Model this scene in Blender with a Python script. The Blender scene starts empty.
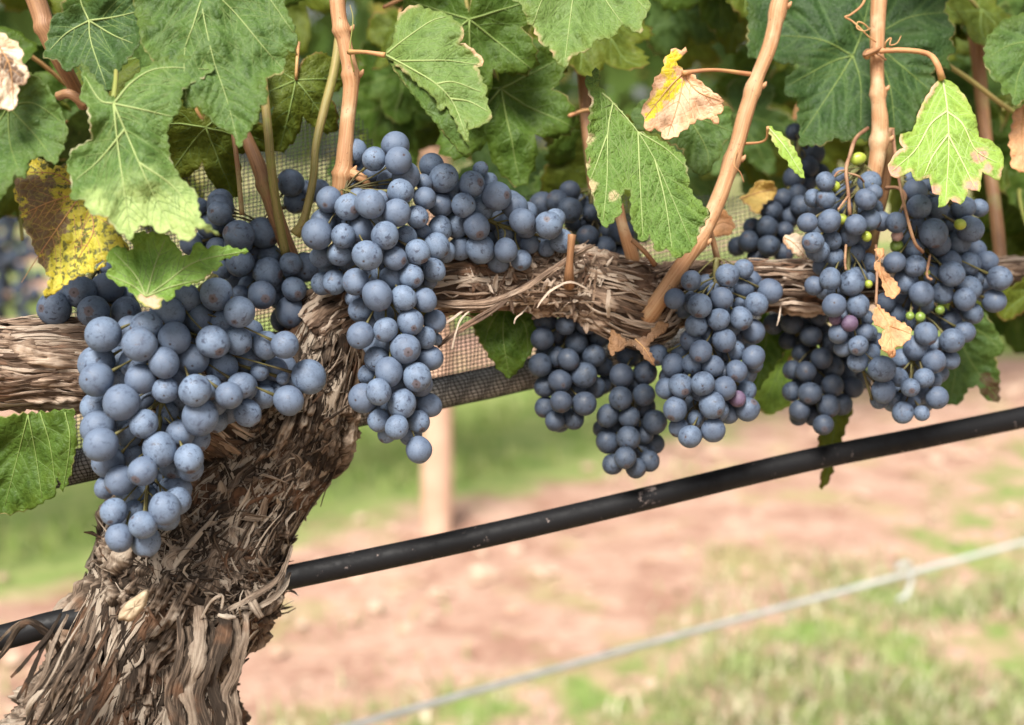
import bpy, bmesh, math, random
import numpy as np
from mathutils import Vector, Matrix, noise, geometry
random.seed(7); RS = np.random.RandomState(7)
S = bpy.context.scene; COL = S.collection
# ------------------------------------------------------------------ camera, light, exposure
F = 1300.0; CX, CY = 512.0, 362.5; CAMH = 0.93; PITCH = math.radians(8.8)
cam = bpy.data.cameras.new('camera'); camo = bpy.data.objects.new('camera', cam); COL.objects.link(camo)
camo.location = (0, 0, CAMH); camo.rotation_euler = (math.pi/2 - PITCH, 0, 0)
cam.sensor_width = 36; cam.lens = 36*F/1024; cam.clip_start = .01; cam.clip_end = 2000
cam.dof.use_dof = True; cam.dof.focus_distance = 0.63; cam.dof.aperture_fstop = 45.7/8.4
S.camera = camo
SUN_EL = math.radians(50); SUN_DIR = Vector((-.22, -.75, 0)).normalized()*math.cos(SUN_EL) + Vector((0, 0, math.sin(SUN_EL)))
w = bpy.data.worlds.new('World'); S.world = w; w.use_nodes = True
nt = w.node_tree; bg = nt.nodes['Background']; bg.inputs[1].default_value = .055
sky = nt.nodes.new('ShaderNodeTexSky'); sky.sky_type = 'NISHITA'; sky.sun_disc = False
sky.sun_elevation = SUN_EL; sky.sun_rotation = math.atan2(SUN_DIR.x, SUN_DIR.y); sky.air_density = 1.0; sky.dust_density = 4.0
hs = nt.nodes.new('ShaderNodeHueSaturation'); hs.inputs['Saturation'].default_value = .28
nt.links.new(sky.outputs[0], hs.inputs['Color']); nt.links.new(hs.outputs[0], bg.inputs[0])
sl = bpy.data.lights.new('sun', 'SUN'); sl.energy = 2.5; sl.angle = math.radians(22); sl.color = (1, .95, .87)
so = bpy.data.objects.new('sun', sl); COL.objects.link(so); so.rotation_euler = (-SUN_DIR).to_track_quat('-Z', 'Y').to_euler(); so.location = (0, -3, 5)
S.view_settings.view_transform = 'Standard'; S.view_settings.look = 'None'; S.view_settings.gamma = 1
S.view_settings.exposure = 1.70
S.render.engine = 'CYCLES'; S.cycles.use_denoising = True; S.cycles.max_bounces = 8; S.cycles.transmission_bounces = 6; S.cycles.diffuse_bounces = 5
# ------------------------------------------------------------------ mapping picture measurements to places
RV = Vector((1, 0, 0)); FV = Vector((0, math.cos(PITCH), -math.sin(PITCH))); UV_ = Vector((0, math.sin(PITCH), math.cos(PITCH)))
CAM = Vector((0, 0, CAMH))
def rowz(px): return .65*5488/(6000-px)
def ray(px, py): return FV + RV*((px-CX)/F) + UV_*((CY-py)/F)
def P(px, py, z): return CAM + ray(px, py)*z
def at(px, py, dz=0): return P(px, py, rowz(px)+dz)
def zc(pts, ox, oy, s=5.12): return [(ox+x/s, oy+y/s) for x, y in pts]
# ------------------------------------------------------------------ objects
def tag(o, label=None, cat=None, group=None, kind=None):
    for k, v in (('label', label), ('category', cat), ('group', group), ('kind', kind)):
        if v: o[k] = v
    return o
def empty(name, loc, label, cat, group=None):
    o = bpy.data.objects.new(name, None); COL.objects.link(o); o.location = loc; o.empty_display_size = .02
    return tag(o, label, cat, group)
def link(name, me, mat=None, parent=None, loc=None):
    o = bpy.data.objects.new(name, me); COL.objects.link(o)
    if mat and not me.materials: me.materials.append(mat)
    if loc is not None: o.location = loc
    if parent: o.parent = parent
    return o
class MB:
    def __init__(s): s.v = []; s.f = []; s.uv = []; s.a = []
    def add(s, vs, fs, uv=None, a=0.0):
        n = len(s.v); s.v += [tuple(p) for p in vs]; s.f += [tuple(i+n for i in f) for f in fs]
        s.uv += uv if uv else [(0, 0)]*len(vs)
        s.a += list(a) if hasattr(a, '__len__') else [a]*len(vs)
    def mesh(s, name, org=Vector((0, 0, 0)), smooth=True):
        me = bpy.data.meshes.new(name); o = org
        me.from_pydata([(x-o[0], y-o[1], z-o[2]) for x, y, z in s.v], [], s.f)
        at_ = me.attributes.new('tint', 'FLOAT', 'POINT'); at_.data.foreach_set('value', s.a)
        ul = me.uv_layers.new(name='uv'); li = np.zeros(len(me.loops), np.int32); me.loops.foreach_get('vertex_index', li)
        ul.data.foreach_set('uv', np.array(s.uv, np.float32)[li].ravel())
        if smooth: me.polygons.foreach_set('use_smooth', [True]*len(me.polygons))
        me.update(); return me
def spline(ps, n):
    """Catmull-Rom through tuples of any length"""
    A = np.array(ps, float); A = np.vstack([2*A[0]-A[1], A, 2*A[-1]-A[-2]]); out = []
    m = len(ps)-1
    for k in range(n):
        t = k/(n-1)*m; i = min(int(t), m-1); u = t-i; p0, p1, p2, p3 = A[i:i+4]
        out.append(.5*(2*p1+(p2-p0)*u+(2*p0-5*p1+4*p2-p3)*u*u+(3*p1-p0-3*p2+p3)*u**3))
    return np.array(out)
def frames(pts):
    T = [(pts[min(i+1, len(pts)-1)]-pts[max(i-1, 0)]).normalized() for i in range(len(pts))]
    n = T[0].orthogonal().normalized(); N = []
    for t in T:
        n = (n - t*n.dot(t)).normalized(); N.append(n)
    return T, N
def tube(mb, pts, rad, ns=8, a=0.0, cap=True):
    pts = [Vector(p) for p in pts]; T, N = frames(pts); vs = []; uv = []; fs = []; L = 0
    if not hasattr(rad, '__len__'): rad = [rad]*len(pts)
    for i, p in enumerate(pts):
        B = T[i].cross(N[i]); L += (p-pts[i-1]).length if i else 0
        for k in range(ns):
            th = 2*math.pi*k/ns; vs.append(p+(N[i]*math.cos(th)+B*math.sin(th))*rad[i]); uv.append((L, rad[i]*min(k, ns-k)*6.28/ns))
    for i in range(len(pts)-1):
        for k in range(ns):
            k2 = (k+1) % ns; fs.append((i*ns+k, i*ns+k2, (i+1)*ns+k2, (i+1)*ns+k))
    if cap: fs += [tuple(range(ns))[::-1], tuple((len(pts)-1)*ns+k for k in range(ns))]
    mb.add(vs, fs, uv, a)
# ------------------------------------------------------------------ materials
class M:
    def __init__(s, name):
        s.m = bpy.data.materials.new(name); s.m.use_nodes = True; s.n = s.m.node_tree.nodes; s.l = s.m.node_tree.links
        s.b = s.n['Principled BSDF']; s.out = s.n['Material Output']
    def N(s, t, **kw):
        n = s.n.new('ShaderNode'+t)
        for k, v in kw.items(): setattr(n, k, v)
        return n
    def set(s, sock, v):
        if isinstance(v, (int, float)): sock.default_value = v
        elif isinstance(v, (tuple, list)): sock.default_value = tuple(v)+((1,) if len(v) == 3 and sock.type == 'RGBA' else ())
        else: s.l.new(v, sock)
    def noise(s, vec, scale, detail=3, rough=.55, dist=0, out=0):
        n = s.N('TexNoise'); s.l.new(vec, n.inputs['Vector']); n.inputs['Scale'].default_value = scale; n.inputs['Detail'].default_value = detail
        n.inputs['Roughness'].default_value = rough; n.inputs['Distortion'].default_value = dist; return n.outputs[out]
    def ramp(s, f, a, b, lo=0.0, hi=1.0):
        n = s.N('MapRange', interpolation_type='SMOOTHSTEP'); s.set(n.inputs[0], f)
        for i, v in enumerate((a, b, lo, hi)): s.set(n.inputs[i+1], v)
        return n.outputs[0]
    def math(s, op, a, b=0.0):
        n = s.N('Math', operation=op); s.set(n.inputs[0], a); s.set(n.inputs[1], b); return n.outputs[0]
    def mix(s, f, a, b):
        n = s.N('Mix', data_type='RGBA'); s.set(n.inputs[0], f); s.set(n.inputs[6], a); s.set(n.inputs[7], b); return n.outputs[2]
    def obj(s): return s.N('TexCoord').outputs['Object']
    def uv(s, sx=1, sy=1):
        mp = s.N('Mapping'); s.l.new(s.N('TexCoord').outputs['UV'], mp.inputs[0]); mp.inputs['Scale'].default_value = (sx, sy, 1); return mp.outputs[0]
    def attr(s, name): return s.N('Attribute', attribute_name=name).outputs['Fac']
    def bump(s, h, strength=.5, dist=.001):
        n = s.N('Bump'); s.set(n.inputs['Height'], h); n.inputs['Strength'].default_value = strength; n.inputs['Distance'].default_value = dist
        s.l.new(n.outputs[0], s.b.inputs['Normal']); return n.outputs[0]
    def fin(s, col, rough=.6, spec=.4):
        s.set(s.b.inputs['Base Color'], col); s.set(s.b.inputs['Roughness'], rough); s.b.inputs['Specular IOR Level'].default_value = spec; return s.m
def leaf_mat(name, c1, c2, dry=(.40, .34, .15), dryw=.0007, patch=(.5, .3, .15), spots=None, trans=.38, tcol=None, rough=.5, bump=.42, patchsoft=.25, spec=.25):
    if c1[1] > c1[0]*1.15: c1, c2 = [(c[0]*1.10, c[1]*1.12, c[2]*.82) for c in (c1, c2)]
    m = M(name); o = m.obj(); n1 = m.noise(o, 55, 4); n2 = m.noise(o, 330, 3)
    col = m.mix(m.ramp(n1, .32, .68), c1, c2)
    col = m.mix(m.math('MULTIPLY', m.ramp(n2, .5, .72), .35), col, tuple(min(1, x*1.7+.01) for x in c2))
    ye = m.math('ADD', m.attr('edge'), m.math('MULTIPLY', m.math('SUBTRACT', m.noise(o, 60, 3), .5), .03)); col = m.mix(m.ramp(ye, -.002, .008, .28, 0), col, (min(1, c2[0]*1.9+.02), min(1, c2[1]*1.5+.02), c2[2]*1.0))
    fv = m.attr('vein'); col = m.mix(m.ramp(fv, 0, 3.5, .45, 0), col, tuple(min(1, x*1.6+.015) for x in c2))
    if spots:
        sp = m.noise(o, 300, 3, .6, .3); col = m.mix(m.ramp(sp, spots[1], spots[1]+.06), col, spots[0])
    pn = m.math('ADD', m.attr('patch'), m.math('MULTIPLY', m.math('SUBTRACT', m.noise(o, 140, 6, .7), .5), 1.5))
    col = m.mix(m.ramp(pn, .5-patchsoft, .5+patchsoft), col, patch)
    e = m.math('ADD', m.attr('edge'), m.math('MULTIPLY', m.math('SUBTRACT', m.noise(o, 260, 4, .65), .5), dryw*3.0))
    gt = m.ramp(m.noise(o, 32, 3), .52, .63, .03, 1)
    col = m.mix(m.math('MULTIPLY', m.ramp(e, dryw*.35, dryw*1.5, 1, 0), gt), col, dry)
    vo = m.N('TexVoronoi', feature='DISTANCE_TO_EDGE'); m.l.new(m.N('TexCoord').outputs['Object'], vo.inputs['Vector']); vo.inputs['Scale'].default_value = 300
    vo2 = m.N('TexVoronoi', feature='DISTANCE_TO_EDGE'); m.l.new(m.N('TexCoord').outputs['Object'], vo2.inputs['Vector']); vo2.inputs['Scale'].default_value = 820
    col = m.mix(m.ramp(vo.outputs[0], 0, .07, .22, 0), col, tuple(min(1, x*1.7+.012) for x in c2))
    h = m.math('ADD', m.math('ADD', m.ramp(vo.outputs[0], 0, .30), m.math('MULTIPLY', m.ramp(vo2.outputs[0], 0, .3), .35)), m.math('MULTIPLY', n2, .5))
    nb = m.bump(h, bump, .0007)
    m.fin(col, rough, spec)
    tr = m.N('BsdfTranslucent'); hsv = m.N('HueSaturation'); m.l.new(col, hsv.inputs['Color']); hsv.inputs['Value'].default_value = 1.5; hsv.inputs['Hue'].default_value = .485; hsv.inputs['Saturation'].default_value = 1.1
    m.l.new(hsv.outputs[0], tr.inputs[0]); m.l.new(nb, tr.inputs['Normal'])
    mx = m.N('MixShader'); mx.inputs[0].default_value = trans; m.l.new(m.b.outputs[0], mx.inputs[1]); m.l.new(tr.outputs[0], mx.inputs[2]); m.l.new(mx.outputs[0], m.out.inputs[0])
    return m.m
G1 = leaf_mat('leaf_green', (.036, .076, .022), (.064, .115, .032))
GD = leaf_mat('leaf_deep_green', (.022, .052, .018), (.038, .078, .025), dryw=.0003)
GB = leaf_mat('leaf_grey_green', (.075, .13, .044), (.11, .17, .058), dry=(.6, .42, .26), dryw=.0014)
GP = leaf_mat('leaf_pale_tip', (.042, .086, .027), (.074, .132, .038), patch=(.40, .50, .19), patchsoft=.5, dry=(.62, .55, .36), dryw=.0006)  # pale patch mixes bleaching with bright light painted into the colour
GL = leaf_mat('leaf_light_green', (.14, .235, .05), (.20, .30, .08), dry=(.62, .40, .28), dryw=.0016, patch=(.55, .32, .24))
GS = leaf_mat('leaf_shade_green', (.042, .085, .015), (.07, .125, .023), dryw=.0004, trans=.5)
GS2 = leaf_mat('leaf_shade_olive', (.068, .098, .013), (.11, .142, .024), dry=(.25, .16, .06), dryw=.0009, trans=.55)
YB = leaf_mat('leaf_yellow_spotted', (.29, .26, .028), (.37, .335, .04), spots=((.10, .10, .025), .50), patch=(.15, .098, .05), patchsoft=.06, dry=(.45, .33, .2), dryw=.0010, trans=.2)
YD = leaf_mat('leaf_yellow_dry', (.40, .25, .15), (.50, .33, .215), patch=(.60, .50, .03), patchsoft=.10, dry=(.38, .18, .08), dryw=.0016, trans=.2)
DR = leaf_mat('leaf_dry_brown', (.29, .15, .07), (.42, .235, .125), dry=(.34, .19, .10), dryw=.001, trans=.1, rough=.7)
DRB = leaf_mat('leaf_dry_dark', (.075, .042, .024), (.15, .085, .048), dry=(.12, .07, .04), dryw=.001, trans=.05, rough=.7)
DP = leaf_mat('leaf_dry_pale', (.46, .37, .28), (.56, .47, .37), patch=(.14, .09, .06), patchsoft=.1, dry=(.45, .25, .13), dryw=.0012, trans=.15, rough=.7)
def plain(name, c1, c2, scale=60, rough=.6, bump=.3, bscale=300, dist=.0005, spec=.3):
    m = M(name); o = m.obj(); m.bump(m.noise(o, bscale, 4), bump, dist); return m.fin(m.mix(m.ramp(m.noise(o, scale, 4), .3, .7), c1, c2), rough, spec)
def vein_mat(name, main, side):
    m = M(name); return m.fin(m.mix(m.ramp(m.attr('tint'), .3, .9), side, main), .55, .25)
VEIN = vein_mat('leaf_vein', (.15, .21, .055), (.075, .125, .028)); VEINP = vein_mat('leaf_vein_light', (.40, .46, .20), (.27, .38, .12)); VEINL = vein_mat('leaf_vein_pale', (.24, .30, .11), (.11, .17, .045))
PET = plain('petiole', (.36, .16, .08), (.45, .27, .11), 40)
GSTEM = plain('green_stem', (.16, .20, .04), (.26, .22, .07), 30)
STALK = plain('grape_stalk', (.06, .045, .022), (.13, .12, .04), 60)
def cane_mat(name, c1, c2, c3):
    m = M(name); u = m.uv(40, 900); st = m.noise(u, 1, 4, .6); o = m.obj()
    col = m.mix(m.ramp(st, .35, .68), c1, c2); col = m.mix(m.ramp(m.noise(o, 45, 4), .52, .72), col, c3)
    col = m.mix(m.ramp(m.noise(o, 700, 2), .64, .72, 0, .7), col, (.12, .06, .03)); col = m.mix(m.ramp(m.noise(m.uv(90, 2600), 1, 4, .7), .54, .64, 0, .35), col, tuple(x*.55 for x in c1))
    m.bump(st, .6, .0007); return m.fin(col, .55, .35)
CANE = cane_mat('cane_orange', (.34, .165, .075), (.45, .265, .14), (.50, .37, .23))
CANEB = cane_mat('cane_brown', (.20, .10, .05), (.32, .17, .08), (.25, .19, .08))
CANEG = cane_mat('cane_greenish', (.20, .18, .05), (.30, .22, .08), (.24, .26, .06))
def bark_mat(name, dark, mid, pale, red):
    m = M(name); u = m.uv(60, 900); o = m.obj(); t = m.attr('tint')
    f = m.noise(u, 1, 6, .68, .6); b = m.noise(o, 60, 5, .6)
    col = m.mix(m.ramp(m.math('ADD', f, m.math('MULTIPLY', t, .35)), .38, .72), dark, mid)
    col = m.mix(m.ramp(m.math('ADD', m.math('ADD', m.math('MULTIPLY', f, .5), m.math('MULTIPLY', b, .6)), m.math('MULTIPLY', t, .45)), .62, .92), col, pale)
    col = m.mix(m.ramp(m.math('SUBTRACT', m.noise(o, 38, 4), m.math('MULTIPLY', t, .12)), .56, .68, 0, .55), col, red)
    m.bump(m.math('ADD', f, m.math('MULTIPLY', m.noise(u, 3.5, 5, .75), .7)), 1.0, .0020); return m.fin(col, .85, .2)
BARK = bark_mat('bark_trunk', (.04, .028, .02), (.25, .18, .13), (.46, .38, .30), (.24, .125, .07))
BARKC = bark_mat('bark_cordon', (.13, .085, .06), (.44, .305, .215), (.66, .53, .42), (.40, .23, .145))
def berry_mat(name, bloom, skin, lo, hi, scar=.7):
    m = M(name); o = m.obj(); oi = m.N('ObjectInfo'); r = oi.outputs['Random']
    add = m.N('VectorMath', operation='ADD'); m.l.new(o, add.inputs[0]); cmb = m.N('CombineXYZ')
    for i in range(3): m.l.new(m.math('MULTIPLY', r, 13.7+9*i), cmb.inputs[i])
    m.l.new(cmb.outputs[0], add.inputs[1]); v = add.outputs[0]      # unit sphere in object space
    big = m.noise(v, 1.1, 3, .5); fine = m.noise(v, 7, 6, .7); mid = m.noise(v, 2.6, 4, .6, .6)
    f = m.ramp(m.math('ADD', m.math('MULTIPLY', big, .6), m.math('MULTIPLY', fine, .4)), .30, .62, lo, hi)
    scuff = m.ramp(mid, .57, .65, 1, .22)                           # rubbed patches where the skin shows
    col = m.mix(m.math('MULTIPLY', f, scuff), skin, bloom)
    col = m.mix(m.math('MULTIPLY', m.ramp(r, .35, .95), .65), col, (bloom[0]*.62, bloom[1]*.60, bloom[2]*.62))
    streak = m.noise(v, 2.0, 2, .5, 1.5)
    lng = m.ramp(m.math('ABSOLUTE', m.math('SUBTRACT', streak, .46)), 0, .008, 1, 0)
    gate = m.ramp(m.noise(v, 1.5, 2), .50, .56)
    col = m.mix(m.math('MULTIPLY', m.math('MULTIPLY', lng, gate), .8), col, (.02, .018, .03))
    spk = m.ramp(m.noise(v, 6, 3, .6), .70, .74, 0, .6); col = m.mix(spk, col, (.03, .022, .03))
    # stem-end scar at local +Z, brown russet around it
    dst = m.N('VectorMath', operation='DISTANCE'); m.l.new(o, dst.inputs[0]); dst.inputs[1].default_value = (0, 0, 1)
    dd = m.math('ADD', dst.outputs['Value'], m.math('MULTIPLY', m.math('SUBTRACT', fine, .5), .35))
    rs = m.math('MULTIPLY', m.ramp(m.math('FRACT', m.math('MULTIPLY', r, 7.3)), .35, .8), .27)
    col = m.mix(m.math('MULTIPLY', m.ramp(m.math('SUBTRACT', dd, rs), 0, .08, 1, 0), scar), col, (.085, .055, .05))
    col = m.mix(m.ramp(dst.outputs['Value'], .05, .11, .85, 0), col, (.025, .018, .018))
    smg = m.ramp(m.noise(v, 2.3, 6, .75, 1.2), .60, .66, 0, .6); col = m.mix(m.math('MULTIPLY', smg, m.ramp(m.math('FRACT', m.math('MULTIPLY', r, 3.7)), .45, .55)), col, (.10, .075, .075))
    m.bump(fine, .12, .02)
    return m.fin(col, m.math('SUBTRACT', .60, m.math('MULTIPLY', m.math('SUBTRACT', 1.0, scuff), .25)), .38)
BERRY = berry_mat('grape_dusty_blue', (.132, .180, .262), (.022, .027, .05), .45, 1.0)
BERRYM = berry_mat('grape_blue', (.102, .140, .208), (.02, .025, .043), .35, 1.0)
BERRYD = berry_mat('grape_shade_dark', (.050, .069, .105), (.012, .017, .026), .3, .95, .4)  # darker copy of the grape colour, shade under the cordon painted in
BERRYP = berry_mat('grape_purple', (.13, .09, .15), (.05, .025, .05), .4, .9)
def green_berry(name, c):
    return plain(name, c, tuple(x*1.3 for x in c), 2, .35, .1, 8, .02, .5)
GRN = green_berry('grape_unripe', (.25, .30, .04)); GRND = green_berry('grape_unripe_dark', (.13, .19, .035)); GRNP = green_berry('grape_unripe_pink', (.34, .22, .2))
HOSE = M('hose_black'); _o = HOSE.obj(); _sc = HOSE.noise(_o, 130, 6, .75)
_c = HOSE.mix(HOSE.ramp(HOSE.math('ADD', _sc, HOSE.math('MULTIPLY', HOSE.attr('tint'), .17)), .63, .70, 0, .6), (.006, .006, .007), (.3, .24, .22)); HOSE.bump(_sc, .25, .0006); HOSE = HOSE.fin(_c, HOSE.ramp(_sc, .4, .6, .5, .7), .2)
NET = plain('net_black', (.015, .015, .016), (.03, .03, .03), 20, .6)
NETC = plain('net_bundle', (.27, .265, .255), (.46, .45, .43), 90, .8)
WIRE = plain('wire_galvanised', (.40, .42, .40), (.52, .53, .51), 30, .45, spec=.5)
WOOD = plain('post_wood', (.46, .29, .205), (.56, .38, .28), 14, .8)
CUT = plain('cut_wood', (.26, .19, .12), (.43, .34, .23), 260, .8, .6)
# ------------------------------------------------------------------ ground: one sheet, soil strips under the rows, grass aisles
RD = Vector((1.298, 1, 0)).normalized(); RN = Vector((-RD.y, RD.x, 0))           # along the rows / across them, away from the camera
def gp(q, s): return RN*q + RD*s
m = M('ground'); tc = m.N('TexCoord').outputs['Object']
sep = m.N('SeparateXYZ'); m.l.new(tc, sep.inputs[0]); q = m.math('SUBTRACT', sep.outputs[1], m.ramp(sep.outputs[0], 2.0, 4.6, 0, .62))
qn = m.math('ADD', q, m.math('MULTIPLY', m.math('SUBTRACT', m.noise(tc, 2.2, 5, .65), .5), .9))
n1 = m.noise(tc, 7, 6, .65); n2 = m.noise(tc, 38, 5, .7); n3 = m.noise(tc, 1.6, 3)
soil = m.mix(m.ramp(n1, .32, .66), (.29, .16, .115), (.46, .30, .23)); soil = m.mix(m.ramp(n2, .55, .72), soil, (.58, .45, .34)); soil = m.mix(m.ramp(n2, .32, .45, .8, 0), soil, (.17, .105, .07))
soil = m.mix(m.ramp(m.noise(tc, 3.2, 5, .65), .52, .66, 0, .7), soil, (.30, .27, .12))
grass = m.mix(m.ramp(n1, .35, .65), (.16, .24, .06), (.26, .33, .10)); grass = m.mix(m.ramp(n2, .5, .75), grass, (.30, .30, .12))
per = m.math('PINGPONG', m.math('SUBTRACT', qn, 2.36), 1.25)                      # rows repeat every 2.5 m; 0 at the middle of a soil strip
grass = m.mix(m.math('MULTIPLY', m.ramp(n1, .38, .58), m.ramp(q, 1.9, 2.1, 1, .1)), grass, soil)
gcol = m.mix(m.ramp(per, .42, .62), soil, grass)
m.bump(m.math('ADD', n1, m.math('MULTIPLY', n2, .4)), .8, .03); GROUND = m.fin(gcol, .9, .15)
mb = MB(); s_ = 600; n = 60
gv = []; 
ticks = sorted(set([-600, -200, -60, -20] + [x*.25 for x in range(-24, 60)] + [20, 40, 80, 200, 600]))
for a in ticks:
    for b in ticks:
        hgt = .02*noise.noise(Vector((a*1.7, b*1.7, 0)))+.012*noise.noise(Vector((a*5, b*5, 3))) if abs(a) < 16 and abs(b) < 16 else 0
        gv.append((b, a, hgt-.02))
k = len(ticks); mb.add(gv, [(i*k+j, i*k+j+1, (i+1)*k+j+1, (i+1)*k+j) for i in range(k-1) for j in range(k-1)])
g = link('ground', mb.mesh('ground'), GROUND); g.rotation_euler.z = math.atan2(RD.y, RD.x); tag(g, 'reddish stony soil strip with grass aisles between the vine rows', 'ground', None, 'structure')
# grass blades (uncountable)
def blades(name, spans, n, label, cols, hmin, hmax):
    mb = MB()
    for i in range(n):
        q0, q1, s0, s1 = random.choice(spans); q_ = random.uniform(q0, q1); s2 = random.uniform(s0, s1)
        if noise.noise(Vector((q_*2.4, s2*2.4, 5))) < (random.uniform(.1, .4) if n < 5000 else random.uniform(-.35, .25)): continue
        if n > 20000 and q_-.62*min(1, max(0, (s2-2)/2.6)) < 2.95: continue
        p = gp(q_, s2); p.z = -.015; h = random.uniform(hmin, hmax); d = Vector((random.gauss(0, 1), random.gauss(0, 1), 0)).normalized(); wd = random.uniform(.0015, .004); sd = Vector((-d.y, d.x, 0))*wd
        ln = random.uniform(.2, 1.1); vs = []
        for t in (0, .5, 1): 
            c = p + Vector((0, 0, h*t*(1-.3*ln*t))) + d*(h*ln*t*t); vs += [c-sd*(1-t*.85), c+sd*(1-t*.85)]
        mb.add(vs, [(0, 1, 3, 2), (2, 3, 5, 4)], None, random.random())
    mt = M(name); t = mt.attr('tint'); mt.fin(mt.mix(t, cols[0], cols[1]), .6); c2 = mt.mix(mt.ramp(t, .72, .9), mt.mix(t, cols[0], cols[1]), cols[2]); mt.fin(c2, .6, .25)
    return tag(link(name, mb.mesh(name), mt.m), label, 'grass', None, 'stuff')
blades('grass', [(1.05, 1.85, -1.2, 3.2), (1.2, 2.0, -.6, 3.2), (1.1, 1.6, .5, 3)], 17000, 'short sparse grass in the near corner in front of soil strip', ((.16, .19, .065), (.26, .30, .12), (.52, .47, .33)), .015, .05)
blades('grass', [(3.05, 4.6, -3.5, 7)], 30000, 'bright green grass aisle beyond the red soil strip', ((.18, .26, .055), (.30, .39, .10), (.42, .42, .18)), .04, .10)
blades('grass', [(2.0, 2.85, -1, 6)], 4500, 'thin scattered weeds on the red soil strip', ((.15, .19, .06), (.28, .31, .12), (.48, .42, .26)), .015, .05)
# stones on the soil (uncountable scatter)
mb = MB()
def stone(p, r):
    bm = bmesh.new(); bmesh.ops.create_icosphere(bm, subdivisions=2, radius=1); o_ = Vector((random.random()*50, 0, 0)); vs = []
    for v in bm.verts:
        c = v.co*(1+.45*noise.noise(v.co*1.3+o_)); vs.append(p+Vector((c.x*r*random.uniform(.98, 1.02), c.y*r, c.z*r*.6)))
    mb.add(vs, [tuple(v.index for v in f.verts) for f in bm.faces], None, random.random()); bm.free()
for i in range(420):
    p = gp(random.gauss(2.4, .35), random.uniform(-1.5, 6)); p.z = -.01; stone(p, random.choice((.006, .009, .012, .015, .02))*random.uniform(.7, 1.2))
for i in range(14):
    p = gp(random.gauss(2.9, .1), random.uniform(2.5, 7)); p.z = 0; stone(p, random.uniform(.02, .038))
mt = M('stones'); t = mt.attr('tint'); mt.fin(mt.mix(mt.noise(mt.obj(), 30, 4), mt.mix(t, (.36, .21, .14), (.52, .40, .31)), (.45, .32, .24)), .9, .15)
tag(link('gravel', mb.mesh('gravel', smooth=False), mt.m), 'pale and reddish stones strewn over the soil strip', 'stones', None, 'stuff')
# ------------------------------------------------------------------ leaves
def inside(pt, poly):
    x, y = pt; c = False; j = len(poly)-1
    for i in range(len(poly)):
        xi, yi = poly[i]; xj, yj = poly[j]
        if (yi > y) != (yj > y) and x < (xj-xi)*(y-yi)/(yj-yi)+xi: c = not c
        j = i
    return c
def segdist(X, A, B):
    d = B-A; L = (d*d).sum(); t = np.clip(((X-A)@d)/max(L, 1e-9), 0, 1); return np.sqrt((((X-A)-t[:, None]*d)**2).sum(1))
def polydist(X, pl, closed=False):
    pl = np.array(pl, float); r = np.full(len(X), 1e9)
    for i in range(len(pl)-(0 if closed else 1)): r = np.minimum(r, segdist(X, pl[i], pl[(i+1) % len(pl)]))
    return r
def teeth(poly, step, amp, rng):
    """subdivide the outline and give it fine serration"""
    out = []; n = len(poly); ar = sum(poly[i][0]*poly[(i+1) % n][1]-poly[(i+1) % n][0]*poly[i][1] for i in range(n)); sg = 1 if ar > 0 else -1
    for i in range(n):
        a = np.array(poly[i]); b = np.array(poly[(i+1) % n]); L = np.hypot(*(b-a)); k = max(1, int(round(L/step))); nn = np.array([(b-a)[1], -(b-a)[0]])/max(L, 1e-6)*sg
        for j in range(k):
            o = 0 if j == 0 else (amp if j % 2 else -amp*.3)*rng.uniform(.4, 1.2); out.append(tuple(a+(b-a)*j/k+nn*o))
    return out
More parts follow.
